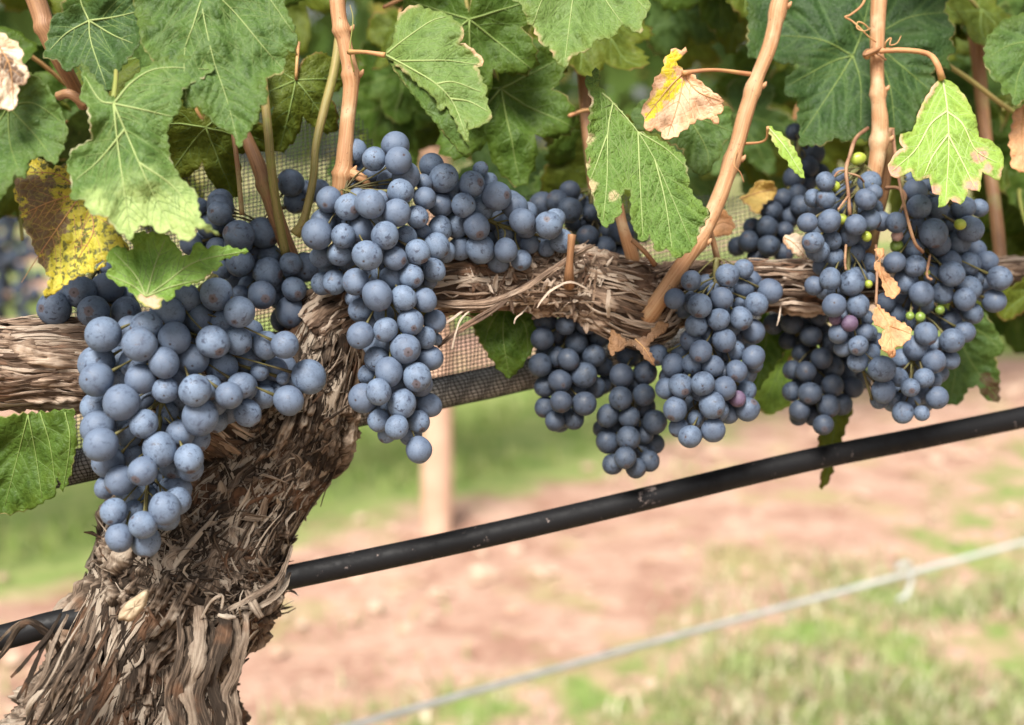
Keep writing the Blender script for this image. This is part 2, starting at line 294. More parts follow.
def build_leaf(poly, mains, g, up, amp=.5, sub=True, seed=0, sec_gap=13, seccount=9):
    """flat leaf: returns (points, triangles, vein polylines with widths, vein distance, edge distance); up maps a flat point to a place"""
    rng = random.Random(seed); pl = teeth(poly, g*1.75, g*amp, rng)
    xs = [p[0] for p in pl]; ys = [p[1] for p in pl]; pts = list(pl); PL = np.array(pl)
    y = min(ys); row = 0; cand = []
    while y < max(ys):
        x = min(xs)+(g/2 if row % 2 else 0)
        while x < max(xs): cand.append((x+rng.uniform(-.1, .1)*g, y+rng.uniform(-.1, .1)*g)); x += g
        y += g*.87; row += 1
    dd = polydist(np.array(cand), pl, True)
    pts += [c for c, d in zip(cand, dd) if d > g*.45 and inside(c, pl)]
    nb = len(pl); r = geometry.delaunay_2d_cdt([Vector(p) for p in pts], [(i, (i+1) % nb) for i in range(nb)], [], 1, 1e-4)
    V = np.array([(v.x, v.y) for v in r[0]]); T = [tuple(f) for f in r[2]]
    T = [t for t in T if inside(tuple(V[list(t)].mean(0)), pl)]
    veins = []
    for mv in mains:
        A = spline(mv, 14) if len(mv) > 2 else np.array([np.array(mv[0])+(np.array(mv[1])-np.array(mv[0]))*t for t in np.linspace(0, 1, 10)])
        veins.append((A, 1.0)); L = np.hypot(*np.diff(A, axis=0).T).sum()
        if sub:
            k = int(L/sec_gap)
            for j in range(1, k):
                t = (j+rng.uniform(-.3, .3))/k; i = min(int(t*(len(A)-1)), len(A)-2); d = A[i+1]-A[i]; d = d/np.hypot(*d)
                for sgn in (1, -1):
                    an = math.radians(rng.uniform(40, 55))*sgn; e = np.array([d[0]*math.cos(an)-d[1]*math.sin(an), d[0]*math.sin(an)+d[1]*math.cos(an)]); ll = L*.55*(1-t*.75)
                    B = [A[i]+e*ll*u+d*ll*.35*u*u for u in np.linspace(0, 1, 7)]; Bo = [B[0]]
                    for b in B[1:]:
                        if not inside(tuple(b), pl): break
                        if min(polydist(np.array([b]), v[0])[0] for v in veins if v[0] is not A and v[1] > .9) < g if len([v for v in veins if v[1] > .9]) > 1 else False: break
                        Bo.append(b)
                    if len(Bo) > 2: veins.append((np.array(Bo), .45))
    dv = np.full(len(V), 1e9)
    for A, wd in veins: dv = np.minimum(dv, polydist(V, A)/(1 if wd > .9 else .6))
    return V, T, veins, dv, polydist(V, pl, True)
def leaf_meshes(L, up, scale, org, thick, vw, patchf=None):
    """up(x, y, h) -> world; scale = metres per flat unit"""
    V, T, veins, dv, de = L; n = len(V); h = 1-np.exp(-(dv*scale/.0035)**2)
    top = [up(x, y, hh) for (x, y), hh in zip(V, h)]
    nrm = [Vector((0, 0, 0)) for _ in range(n)]
    for a, b, c in T:
        nn = (top[b]-top[a]).cross(top[c]-top[a]); nrm[a] += nn; nrm[b] += nn; nrm[c] += nn
    nrm = [x.normalized() if x.length > 0 else Vector((0, -1, 0)) for x in nrm]
    flip = sum(x.dot(CAM-p) for x, p in zip(nrm[::7], top[::7])) < 0
    if flip: nrm = [-x for x in nrm]; T = [(a, c, b) for a, b, c in T]
    bot = [p-x*thick for p, x in zip(top, nrm)]
    cnt = {}
    for t in T:
        for i in range(3):
            e = (t[i], t[(i+1) % 3]); cnt[e] = 1
    rim = [e for e in cnt if (e[1], e[0]) not in cnt]
    fs = list(T)+[(c+n, b+n, a+n) for a, b, c in T]+[(b, a, a+n, b+n) for a, b in rim]
    me = bpy.data.meshes.new('blade'); me.from_pydata([p-org for p in top+bot], [], fs)
    pa = np.array([patchf(x, y) for x, y in V]) if patchf else np.zeros(n)
    for nm, ar in (('vein', dv*scale*1000), ('edge', de*scale), ('patch', pa)):
        a_ = me.attributes.new(nm, 'FLOAT', 'POINT'); a_.data.foreach_set('value', np.concatenate([ar, ar]).astype(np.float32))
    me.polygons.foreach_set('use_smooth', [True]*len(fs)); me.update()
    mb = MB()
    for A, wd in veins:
        pts = [up(a[0], a[1], .0) for a in A]; k = len(pts)
        dn = [(CAM-p).normalized()*.0003 for p in pts]
        tube(mb, [p+d*(1 if wd > .9 else .3) for p, d in zip(pts, dn)], [vw*wd*(1-.7*i/(k-1)) for i in range(k)], 5, [wd]*(5*k))
    return me, mb.mesh('veins', org)
HERO = []
def hero(label, poly, jn, mains, mat, dz=0, sx=0, sy=-.45, g=2.6, und=.008, cup=0.0, patches=(), patchneg=(), vein=None, pet=None, petr=.0011, petmat=None, extra=None, group='vine leaves in front of the canes', sec=13, cat='leaf', fold=None, seed=None, amp=.5, vw=.00038, name='vine_leaf', sub=True, bulge=.0016):
    seed = seed if seed is not None else len(HERO)+11
    z0 = rowz(jn[0])+dz; sc = z0/F; off = Vector((seed*3.7, seed*1.3, 0))
    ctr = np.mean(poly, axis=0); rad = max(np.hypot(*(np.array(poly)-ctr).T))
    def up(x, y, h):
        dx, dy = (x-jn[0])*sc, (y-jn[1])*sc
        d = sx*dx + sy*dy + und*noise.noise(Vector((x*.018, y*.018, 0))+off) + (.35*und*noise.noise(Vector((x*.05, y*.05, 3))+off)) + .00025*noise.noise(Vector((x*.16, y*.16, 3))+off)
        d += cup*((x-ctr[0])**2+(y-ctr[1])**2)/rad**2 - bulge*h
        if fold: d += fold(x, y)
        return P(x, y, z0+d)
    org = P(jn[0], jn[1], z0); o = empty(name, org, label, cat, group)
    def pf(x, y):
        v = 0
        for px, py, r in patches: v = max(v, 1-.5*math.hypot(x-px, y-py)/r)
        return max(0, v)
    L = build_leaf(poly, mains, g, None, amp*1.7, sub, seed, sec); me, vm = leaf_meshes(L, up, sc, org, .00028, vw, pf)
    link('blade', me, mat, o); link('veins', vm, vein or VEIN, o)
    if extra:
        for k, (ep, em, edz) in enumerate(extra):
            L2 = build_leaf(ep, [], g, None, amp, False, seed+5); me2, _ = leaf_meshes(L2, lambda x, y, h: up(x, y, h)+ray(x, y)*edz, sc, org, .00028, vw)
            link('folded_edge', me2, em, o)
    if pet:
        A = spline([(x, y, d) for x, y, d in pet], 14); mb = MB(); tube(mb, [at(*a) for a in A], [petr*(1.25-.4*math.sin(i/13*3.14)) for i in range(14)], 7)
        link('petiole', mb.mesh('petiole', org), petmat or PET, o)
    HERO.append(o); return o
# --- front leaves
hero('largest green leaf at the top left, its long tip pointing down over the netting', zc([(400, -160), (860, -160), (858, 20), (880, 70), (895, 118), (890, 160), (862, 146), (856, 215), (800, 236), (805, 310), (782, 316), (779, 355), (745, 400), (718, 445), (700, 405), (650, 375), (620, 345), (595, 318), (560, 326), (540, 280), (480, 210), (430, 140), (400, 0)], 0, 0, 3.01), (199, -40),
     [zc([(600, -120), (605, 0), (640, 170), (680, 290), (716, 425)], 0, 0, 3.01), zc([(602, -60), (700, 30), (800, 150), (850, 205)], 0, 0, 3.01), zc([(605, 0), (580, 80), (555, 160), (560, 310)], 0, 0, 3.01), zc([(600, -120), (760, -60), (885, 100)], 0, 0, 3.01)], G1, -.022, .1, -.3, vein=VEINL)
hero('broad leaf with lower edge bleached and painted brighter as if lit, just above the spotted yellow leaf', zc([(245, 183), (252, 250), (238, 292), (265, 322), (275, 420), (215, 448), (203, 500), (216, 550), (213, 600), (256, 602), (270, 642), (325, 652), (350, 692), (375, 702), (390, 725), (420, 675), (460, 680), (480, 702), (510, 690), (550, 722), (582, 716), (588, 682), (662, 708), (600, 655), (590, 580), (540, 530), (512, 478), (500, 400), (520, 350), (542, 328), (550, 268), (645, 208), (620, 182), (560, 168), (500, 170), (440, 200), (390, 242), (348, 300), (330, 290), (290, 240)], 0, 0, 3.01), (113.5, 103.5),
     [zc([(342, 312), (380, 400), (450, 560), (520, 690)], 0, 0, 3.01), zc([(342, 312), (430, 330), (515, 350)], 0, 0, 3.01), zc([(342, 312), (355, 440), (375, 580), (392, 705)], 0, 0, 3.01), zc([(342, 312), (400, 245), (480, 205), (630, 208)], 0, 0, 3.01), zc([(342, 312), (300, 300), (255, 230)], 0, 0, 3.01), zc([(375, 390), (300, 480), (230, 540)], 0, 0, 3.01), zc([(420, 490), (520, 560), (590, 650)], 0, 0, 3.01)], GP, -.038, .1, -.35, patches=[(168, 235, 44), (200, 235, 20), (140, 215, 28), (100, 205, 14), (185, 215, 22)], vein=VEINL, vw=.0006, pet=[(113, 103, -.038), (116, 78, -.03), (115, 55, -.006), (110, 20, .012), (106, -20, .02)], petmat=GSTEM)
hero('deep green lobed leaf with yellow vein junction, upper left behind the pale edged leaf', zc([(130, 175), (150, 75), (160, 48), (200, 30), (225, 12), (260, 22), (300, -40), (430, -40), (440, 60), (420, 130), (352, 220), (345, 262), (320, 272), (250, 250), (243, 190), (200, 215), (170, 178)], 0, 0, 3.01), (89, 20.5),
     [zc([(268, 62), (200, 100), (150, 150)], 0, 0, 3.01), zc([(268, 62), (275, 130), (320, 260)], 0, 0, 3.01), zc([(268, 62), (340, 105), (400, 130)], 0, 0, 3.01), zc([(268, 62), (245, 10), (240, -30)], 0, 0, 3.01), zc([(268, 62), (350, 50), (430, 30)], 0, 0, 3.01)], GD, -.014, 0, -.2, vein=VEINL, vw=.0005)
hero('green leaf on the left edge, below the torn dry leaf', zc([(-150, 330), (-150, 560), (-60, 640), (8, 590), (30, 560), (45, 522), (75, 540), (90, 480), (130, 470), (165, 496), (185, 458), (206, 400), (185, 330), (150, 270), (120, 238), (90, 225), (60, 250), (30, 300)], 0, 0, 3.01), (8, 106),
     [zc([(24, 320), (100, 400), (165, 485)], 0, 0, 3.01), zc([(24, 320), (30, 430), (60, 520)], 0, 0, 3.01), zc([(24, 320), (100, 310), (190, 370)], 0, 0, 3.01), zc([(24, 320), (-30, 420), (-60, 560)], 0, 0, 3.01)], G1, -.028, .1, -.3)
hero('yellow and brown leaf full of dark spots, above the left arm', zc([(85, 222), (130, 246), (165, 138), (215, 150), (270, 202), (330, 168), (372, 200), (365, 280), (385, 350), (470, 330), (520, 400), (560, 440), (600, 520), (650, 580), (662, 625), (575, 640), (520, 705), (480, 715)], 0, 130)+zc([(380, 92), (340, 150), (200, 205), (140, 262), (82, 302), (72, 292), (102, 192), (62, 130), (20, 40), (0, -20)], 30, 240)+zc([(130, 510), (100, 380), (72, 330)], 0, 130), (78, 195),
     [zc([(420, 320), (310, 480), (200, 640), (110, 780)], 0, 130), zc([(420, 320), (250, 370), (100, 440)], 0, 130), zc([(420, 320), (480, 500), (400, 660)], 0, 130), zc([(420, 320), (300, 230), (150, 215)], 0, 130)], YB, -.012, 0, -.2, patches=[(38, 225, 16), (42, 207, 19), (36, 245, 15), (55, 222, 14), (48, 232, 12), (40, 262, 9), (32, 190, 14), (22, 182, 8), (50, 183, 7)], vein=PET, vw=.0004)
hero('light green leaf with pink brown tip lying on top of the left front bunch', zc([(390, 90), (422, 140), (388, 175), (440, 222), (500, 243), (540, 290), (572, 322), (612, 342), (655, 352), (682, 300), (722, 306), (740, 255), (832, 217), (890, 205), (905, 180), (935, 158), (990, 130), (960, 105), (1040, 80), (1120, 58), (1040, 42), (965, 28), (910, 47), (885, 25), (850, 12), (815, 80), (780, 82), (755, 40), (720, 0), (690, -30), (560, -38), (512, -20), (532, 42), (500, 56), (450, 25), (420, 42)], 30, 240), (145, 292),
     [zc([(595, 290), (640, 130), (690, 0)], 30, 240), zc([(595, 290), (700, 215), (850, 110), (1100, 58)], 30, 240), zc([(595, 290), (540, 180), (430, 60)], 30, 240), zc([(595, 290), (520, 230), (395, 178)], 30, 240), zc([(595, 290), (720, 240), (880, 200)], 30, 240)], leaf_mat('leaf_apple_green', (.085, .165, .038), (.125, .215, .055), patch=(.60, .42, .30), patchsoft=.2, dry=(.34, .38, .10), dryw=.0006), -.040, .1, -.35, patches=[(152, 305, 9), (146, 302, 8)], vein=VEINL, vw=.0005)
hero('grey green leaf beside the first cane, folded with browned margin, tip pointing down right', zc([(130, 280), (170, 210), (178, 150), (190, 85), (235, 40), (300, 20), (330, 45), (395, 55), (445, 75), (500, 110), (532, 155), (522, 205), (505, 222), (560, 240), (595, 270), (632, 310), (600, 345), (615, 380), (625, 420), (655, 462), (640, 490), (660, 550), (676, 600), (630, 635), (585, 655), (555, 668), (545, 610), (560, 730), (520, 690), (480, 600), (440, 540), (412, 568), (380, 500), (320, 450), (240, 380)], 360, 0), (385, 54),
     [zc([(130, 280), (260, 350), (390, 430), (480, 530), (545, 700)], 360, 0), zc([(200, 312), (330, 310), (450, 310), (600, 330)], 360, 0), zc([(390, 430), (480, 420), (620, 470)], 360, 0), zc([(130, 280), (230, 200), (360, 110), (440, 85)], 360, 0), zc([(460, 505), (560, 520), (655, 570)], 360, 0)], GB, -.025, -.2, -.4, cup=.004, vein=VEINL, vw=.0006,
     extra=[(zc([(120, 280), (240, 375), (320, 445), (380, 495), (412, 562), (440, 535), (482, 598), (522, 688), (575, 790), (520, 790), (450, 712), (330, 560), (220, 420)], 360, 0), G1, .004)], pet=[(385, 55, -.025), (365, 52, -.02), (349, 52, -.004)], seed=61)
hero('pale grey green leaf hanging from the top edge, centre of the photo', zc([(500, -140), (510, -8), (548, 15), (562, 60), (585, 86), (606, 132), (630, 138), (650, 182), (676, 207), (700, 168), (745, 150), (772, 118), (820, 110), (850, 73), (905, 102), (912, 60), (932, 28), (925, -60), (860, -140)], 340, 0, 3.01), (580, -42),
     [zc([(720, -126), (700, 0), (676, 190)], 340, 0, 3.01), zc([(720, -126), (620, -20), (580, 75)], 340, 0, 3.01), zc([(720, -126), (800, 0), (850, 70)], 340, 0, 3.01), zc([(720, -126), (860, -30), (925, 30)], 340, 0, 3.01)], GB, -.035, .1, -.45, vein=VEINL, vw=.0005)
hero('puckered green leaf with an open hole in its lower edge, left of the slanting cane', zc([(400, 10), (470, 30), (560, 80), (632, 130), (660, 240), (655, 290), (700, 350), (770, 425), (700, 545), (682, 600), (640, 630), (600, 656), (545, 605), (500, 622), (460, 530), (420, 572), (375, 490), (358, 430), (366, 380), (360, 310), (332, 303), (310, 340), (320, 420), (280, 450), (240, 502), (205, 460), (182, 400), (160, 300), (140, 200), (150, 130)], 560, 130)+zc([(100, 640), (85, 590), (95, 470), (112, 300), (80, 232), (85, 180), (118, 190), (130, 140), (150, 180), (150, 240), (220, 318), (350, 470)], 570, 40), (601, 93),
     [[(602, 93), (613, 103), (638, 132), (660, 170), (691, 243)], [(613, 103), (608, 130), (607, 180), (603, 222)], [(638, 132), (640, 180), (643, 236)], [(638, 132), (665, 148), (684, 165)], [(655, 160), (665, 200), (672, 248)], [(607, 135), (598, 160), (590, 180)]],
     leaf_mat('leaf_puckered', (.058, .115, .03), (.098, .165, .044), dry=(.62, .50, .34), dryw=.0009, patch=(.50, .42, .24), patchsoft=.22, bump=.8), -.03, .15, -.45, und=.006, patches=[(614, 196, 5), (591, 186, 6), (588, 138, 6), (586, 165, 4)], vein=VEINL, vw=.0005, bulge=.0028, sec=10, seed=33)
hero('small shrivelled leaf, half yellow and half tan, left of the slanting cane', zc([(580, 165), (545, 110), (602, 60), (592, 35), (570, 55), (540, 40), (515, 70), (488, 85), (485, 130), (455, 180), (430, 215), (425, 250), (395, 310), (370, 350), (382, 418), (390, 462), (435, 450), (470, 470), (486, 508), (530, 496), (580, 462), (650, 405), (720, 405), (762, 432), (750, 380), (785, 360), (775, 325), (790, 312), (770, 292), (735, 270), (690, 235), (645, 200), (620, 175)], 570, 40), (683, 73),
     [zc([(580, 168), (500, 250), (385, 400)], 570, 40), zc([(580, 168), (560, 300), (500, 490)], 570, 40), zc([(580, 168), (650, 260), (770, 310)], 570, 40)], YD, -.015, .2, -.2, und=.012, patches=[(657, 105, 8), (664, 96, 9), (672, 85, 8), (675, 60, 9), (667, 70, 8), (650, 116, 6), (680, 83, 4)], vein=PET, vw=.0005, pet=[(683, 73, -.015), (715, 70, -.008), (756, 75, .004)], seed=40)
hero('large dark green leaf behind the upright cane at the top right', zc([(-60, -120), (1000, -120), (940, 60), (985, 120), (1000, 160), (970, 200), (1005, 250), (960, 300), (985, 355), (900, 345), (870, 380), (900, 420), (850, 500), (800, 580), (790, 650), (720, 685), (640, 700), (560, 720), (480, 700), (440, 725), (380, 705), (330, 740), (200, 745), (205, 640), (190, 600), (205, 560), (185, 500), (130, 490), (125, 410), (205, 335), (190, 322), (100, 320), (60, 290), (-60, 300)], 760, 0), (852, 57),
     [zc([(475, 285), (380, 440), (215, 690)], 760, 0), zc([(475, 285), (515, 420), (515, 640)], 760, 0), zc([(475, 285), (520, 170), (560, 0)], 760, 0), zc([(475, 285), (360, 320), (140, 440)], 760, 0), zc([(475, 285), (300, 200), (40, 180)], 760, 0), zc([(560, 200), (660, 420), (690, 650)], 760, 0), zc([(560, 200), (740, 350), (880, 470)], 760, 0), zc([(560, 200), (760, 90), (960, 60)], 760, 0)], GD, .04, 0, -.35, group='vine leaves behind the canes', vw=.0005, sec=18)
hero('bright light green leaf with pinkish dry lower edge, hanging right of upright cane', [(860+x/4.677, 60+y/4.677) for x, y in [(385, 82), (350, 110), (300, 190), (275, 240), (265, 290), (245, 335), (190, 345), (185, 380), (205, 410), (170, 430), (130, 490), (145, 540), (180, 552), (240, 520), (262, 565), (325, 550), (340, 620), (372, 630), (365, 688), (400, 680), (420, 650), (470, 675), (495, 640), (505, 600), (560, 615), (572, 520), (620, 550), (655, 562), (672, 480), (665, 430), (620, 380), (555, 358), (545, 280), (500, 180), (440, 110)]], (942, 78),
     [[(860+x/4.677, 60+y/4.677) for x, y in k] for k in ([(385, 82), (408, 230), (415, 420), (400, 660)], [(405, 240), (330, 300), (260, 420), (150, 520)], [(405, 240), (480, 300), (540, 420), (640, 480)], [(412, 350), (480, 480), (540, 600)], [(412, 350), (340, 450), (300, 540)])], GL, -.04, .15, -.45, und=.005, patches=[(980, 155, 8), (972, 185, 7), (893, 172, 7), (955, 202, 6), (935, 190, 5), (988, 168, 5)], amp=.22, vein=VEINP, vw=.0006, pet=[(942, 79, -.04), (936, 62, -.042), (926, 53, -.03), (900, 50, -.018), (872, 52, -.012), (866, 57, -.008)], petr=.0016, seed=21)
hero('narrow bright sliver of a leaf on a short stalk right of the slanting cane', [(768, 126), (777, 131), (787, 138), (795, 150), (801, 162), (805, 178), (798, 174), (791, 168), (787, 160), (781, 156), (779, 148), (774, 143)], (768, 127), [[(768, 127), (785, 147), (802, 174)]], GL, -.02, .2, -.4, g=2.0, vein=VEINP, vw=.0004, pet=[(769, 128, -.02), (760, 143, -.01), (748, 143, .0)] and [(768, 127, -.02), (764, 141, -.012), (739, 144, .004)], petr=.0007)
hero('mid green leaf partly hidden behind the shrivelled yellow leaf', zc([(310, 380), (350, 320), (400, 300), (620, 260), (780, 340), (825, 350), (832, 480), (780, 540), (770, 590), (730, 640), (700, 685), (650, 685), (600, 640), (580, 560), (500, 520), (440, 470), (340, 460)], 570, 40), (690, 130),
     [zc([(600, 380), (700, 560), (705, 670)], 570, 40), zc([(600, 380), (760, 440), (830, 470)], 570, 40), zc([(600, 380), (450, 400), (330, 400)], 570, 40)], G1, .03, 0, -.3, group='vine leaves behind the canes', vw=.0004)
hero('green toothed leaf at the right edge near the top', [(984, 62), (986, 40), (1000, 22), (1030, 10), (1070, 20), (1070, 90), (1030, 95), (1016, 107), (1010, 93), (1003, 95), (1000, 82), (993, 80)], (1040, 40), [[(1040, 40), (1020, 70), (1014, 100)], [(1040, 40), (1010, 45), (988, 58)]], G1, -.01, 0, -.3)
hero('dark leaf under the left arm with one lobe standing apart, lower left', [(-40, 430), (10, 415), (50, 412), (73, 408), (77, 440), (72, 470), (63, 492), (57, 470), (55, 497), (45, 500), (35, 508), (15, 513), (0, 514), (-40, 520)], (20, 405),
     [[(28, 415), (18, 455), (5, 505)], [(28, 415), (35, 450), (42, 498)], [(40, 412), (50, 445), (56, 490)], [(65, 412), (70, 440), (64, 485)]], GS, .02, 0, .1, vw=.0004, sec=22, group='vine leaves behind the canes')
hero('pointed dark green leaf hanging below the cordon in front of the netting', [(470, 316), (478, 300), (540, 298), (545, 330), (532, 350), (525, 362), (518, 370), (510, 379), (500, 371), (492, 360), (482, 345), (475, 330)], (506, 300), [[(506, 300), (503, 335), (509, 375)], [(506, 300), (490, 325), (484, 345)], [(506, 300), (525, 325), (528, 352)]], GS, .045, 0, .1, vw=.0004, group='vine leaves behind the canes')
hero('olive leaf hanging low behind the black hose', [(818, 452), (820, 425), (828, 400), (850, 395), (853, 410), (845, 430), (838, 450), (830, 480), (822, 490), (820, 478), (824, 468)], (840, 396), [[(840, 396), (834, 430), (825, 485)]], GS2, .075, 0, .1, vw=.0004, group='vine leaves behind the canes')
hero('dark leaf with brown lower corner behind the right bunch', [(860+x/5.18, 300+y/5.18) for x, y in [(440, 60), (520, 40), (640, 60), (680, 110), (735, 215), (745, 265), (700, 300), (722, 400), (718, 530), (690, 525), (640, 500), (605, 440), (560, 455), (520, 530), (480, 540), (400, 520), (380, 400), (420, 200)]], (950, 318), [[(950, 318), (970, 360), (998, 400)], [(950, 318), (955, 370), (950, 400)], [(950, 318), (985, 335), (1000, 350)]], leaf_mat('leaf_dark_cornered', (.035, .075, .02), (.06, .11, .03), patch=(.10, .06, .03), patchsoft=.08, trans=.4), .06, 0, .05, patches=[(992, 388, 10), (997, 397, 10), (986, 380, 7)], vw=.0004, group='vine leaves behind the canes')
hero('dark leaf below the right end of the cordon, edge browned, at the photo edge', [(990, 300), (1040, 270), (1060, 300), (1024, 312), (1010, 320), (1000, 318)], (1045, 285), [[(1045, 285), (1020, 300), (1005, 312)]], GS2, .05, 0, .1, vw=.0004, group='vine leaves behind the canes')
hero('dark green leaf between the two middle bunches, below the cordon', [(752, 395), (748, 360), (755, 325), (765, 310), (785, 330), (788, 345), (775, 365), (762, 385)], (768, 312), [[(768, 312), (765, 350), (756, 390)]], GS, .06, 0, .1, vw=.0004, group='vine leaves behind the canes')
hero('pale sunlit leaf low behind the bunches, beside the dark bunch', [(757, 410), (755, 392), (765, 378), (772, 362), (782, 352), (793, 345), (801, 346), (798, 356), (790, 360), (800, 372), (798, 395), (785, 408), (770, 415)], (785, 352), [[(785, 352), (775, 380), (765, 405)]], GL, .12, 0, -.6, vw=.0004, group='vine leaves behind the canes')
hero('torn pale dry leaf with dark underside at the upper left edge', zc([(-60, 60), (0, 98), (40, 122), (65, 148), (66, 190), (86, 216), (80, 250), (52, 256), (54, 300), (40, 330), (0, 327), (-60, 320)], 0, 0, 3.01), (-5, 45), [zc([(-10, 130), (30, 200), (40, 320)], 0, 0, 3.01)], DP, -.04, .3, -.3, und=.012, patches=[(6, 62, 9), (14, 72, 9), (18, 78, 7)], vein=PET)
hero('curled dry orange brown leaf caught in the middle of the right bunch', zc([(600, 380), (640, 420), (700, 460), (765, 495), (775, 545), (740, 580), (690, 605), (695, 640), (675, 655), (640, 625), (610, 580), (625, 540), (645, 505), (600, 490), (574, 455), (590, 420)], 760, 230), (878, 306), [zc([(600, 385), (660, 490), (680, 640)], 760, 230), zc([(660, 490), (720, 510), (770, 530)], 760, 230)], DR, -.045, .3, -.2, und=.016, g=1.8, vein=PET, vw=.0004, group='dry leaf scraps', seed=5)
hero('dry brown curled strip hanging above the orange brown leaf', zc([(585, 100), (630, 90), (640, 130), (600, 160), (650, 220), (690, 260), (720, 310), (690, 350), (650, 340), (635, 300), (620, 250), (600, 215), (585, 180), (610, 140)], 760, 230), (876, 250), [zc([(610, 110), (625, 220), (680, 330)], 760, 230)], DR, -.03, .4, -.1, und=.016, g=1.8, vein=PET, vw=.0003, group='dry leaf scraps', seed=8)
hero('ragged dry scrap hanging under the cordon where the slanting cane starts', zc([(500, 300), (520, 200), (600, 260), (700, 240), (760, 160), (815, 170), (800, 210), (740, 250), (700, 290), (730, 340), (745, 390), (700, 360), (665, 310), (640, 280), (590, 290), (570, 310), (535, 315), (525, 340)], 510, 290), (640, 335), [zc([(640, 250), (690, 300), (735, 380)], 510, 290)], DRB, -.006, .2, -.1, und=.010, g=1.8, vein=PET, vw=.0003, group='dry leaf scraps', seed=14)
hero('crumpled yellow brown dry leaf behind the slanting cane', zc([(150, 350), (200, 320), (250, 260), (310, 260), (345, 300), (330, 340), (270, 380), (260, 430), (220, 420), (190, 380)], 710, 130), (765, 190), [zc([(160, 350), (250, 320), (340, 300)], 710, 130)], leaf_mat('leaf_dry_ochre', (.28, .19, .05), (.40, .29, .09), dry=(.3, .2, .1), trans=.2), .05, .3, -.2, und=.016, g=2, vein=PET, group='dry leaf scraps', seed=3)
hero('tan dry leaf tucked behind the slanting cane above the cordon', zc([(770, 480), (800, 410), (840, 405), (895, 480), (880, 530), (820, 545), (770, 540)], 560, 130), (715, 212), [zc([(780, 500), (830, 470), (890, 490)], 560, 130)], DR, .03, .3, -.2, und=.012, g=2, vein=PET, group='dry leaf scraps', seed=4)
hero('pale dry scrap between dark grapes at the cordon end', zc([(375, 550), (420, 530), (480, 540), (475, 600), (500, 660), (440, 635), (390, 590)], 710, 130), (790, 236), [zc([(380, 550), (430, 580), (490, 650)], 710, 130)], DP, .02, .3, -.2, und=.01, g=2, vein=PET, group='dry leaf scraps', seed=6)
hero('curled tan leaf at the right edge, below the toothed leaf', [(1012, 168), (1010, 140), (1014, 112), (1024, 104), (1060, 110), (1060, 175), (1024, 172)], (1024, 108), [[(1024, 108), (1022, 140), (1024, 170)]], DR, .0, .3, -.2, und=.01, vein=PET, group='dry leaf scraps')
# --- shaded leaves behind: five shapes, copied
def generic_outline(seed, deep):
    rng = random.Random(seed); key = [(0, 1), (26, .70-deep*.2), (52, .92), (80, .66-deep*.15), (108, .76), (148, .56), (168, .42), (178, .10)]
    pts = []
    for sgn in (1, -1):
        kk = [(a*rng.uniform(.96, 1.04), r*rng.uniform(.94, 1.06)) for a, r in key]; kk[0] = (0, 1); out = []
        for i in range(len(kk)-1):
            for j in range(7):
                t = j/7; a = kk[i][0]+(kk[i+1][0]-kk[i][0])*t; tt = t; r = kk[i][1]+(kk[i+1][1]-kk[i][1])*tt; r *= 1+.05*math.sin(math.pi*t)+(.035 if j % 2 else -.03); out.append((a*sgn, r))
        pts.append(out)
    seq = pts[0]+[(180, .06)]+pts[1][::-1][:-1]
    return [(100*r*math.sin(math.radians(a)), -100*r*math.cos(math.radians(a))) for a, r in seq]
PROTO = []
for k in range(6):
    pl = generic_outline(k+3, (k % 3)*.6); org = Vector((0, 0, 0)); sc = .00046; rng = random.Random(k); off = Vector((k*9.1, 2, 0)); bend = rng.uniform(-.25, .45)
    def up(x, y, h, sc=sc, off=off, bend=bend):
        X, Y = x*sc, -y*sc; r2 = (x*x+y*y)/1e4
        return Vector((X, Y, -.010*r2*bend*2+.007*noise.noise(Vector((x*.022, y*.022, 0))+off)+.002*noise.noise(Vector((x*.07, y*.07, 0))+off)+.0012*h-abs(X)*.12))
    mains = [[(0, 0), (100*r*math.sin(math.radians(a)), -100*r*math.cos(math.radians(a)))] for a, r in ((0, .94), (52, .84), (-52, .84), (108, .66), (-108, .66))]
    PROTO.append(leaf_meshes(build_leaf(pl, mains, 5.5, None, .4, True, k, 19), up, sc, org, .0003, .0006) + (pl,))
BACK = {}
def back_leaf(px, py, dz, face, roll, size, mat, label, group):
    """copy one of the shapes; face = direction of the upper side"""
    k = random.randrange(6); key = (k, mat.name)
    if key not in BACK:
        b = PROTO[k][0].copy(); b.materials.clear(); b.materials.append(mat); v = PROTO[k][1].copy(); v.materials.clear(); v.materials.append(VEIN)
        mb = MB(); tube(mb, spline([(0, 0, 0), (.002, -.012, .001), (.002, -.024, -.012), (0, -.030, -.035), (0, -.032, -.06)], 12), [.0010]*12, 6); BACK[key] = (b, v, mb.mesh('petiole'))
        BACK[key][2].materials.append(random.choice((PET, GSTEM)))
    loc = at(px, py, dz); o = empty('vine_leaf', loc, label, 'leaf', group)
    o.rotation_euler = (face.to_track_quat('Z', 'Y').to_matrix() @ Matrix.Rotation(roll, 3, 'Z')).to_euler(); o.scale = (size,)*3
    for nm, me in zip(('blade', 'veins', 'petiole'), BACK[key]): link(nm, me, None, o)
    return o
LB = 'shaded green vine leaf in the canopy behind the canes'
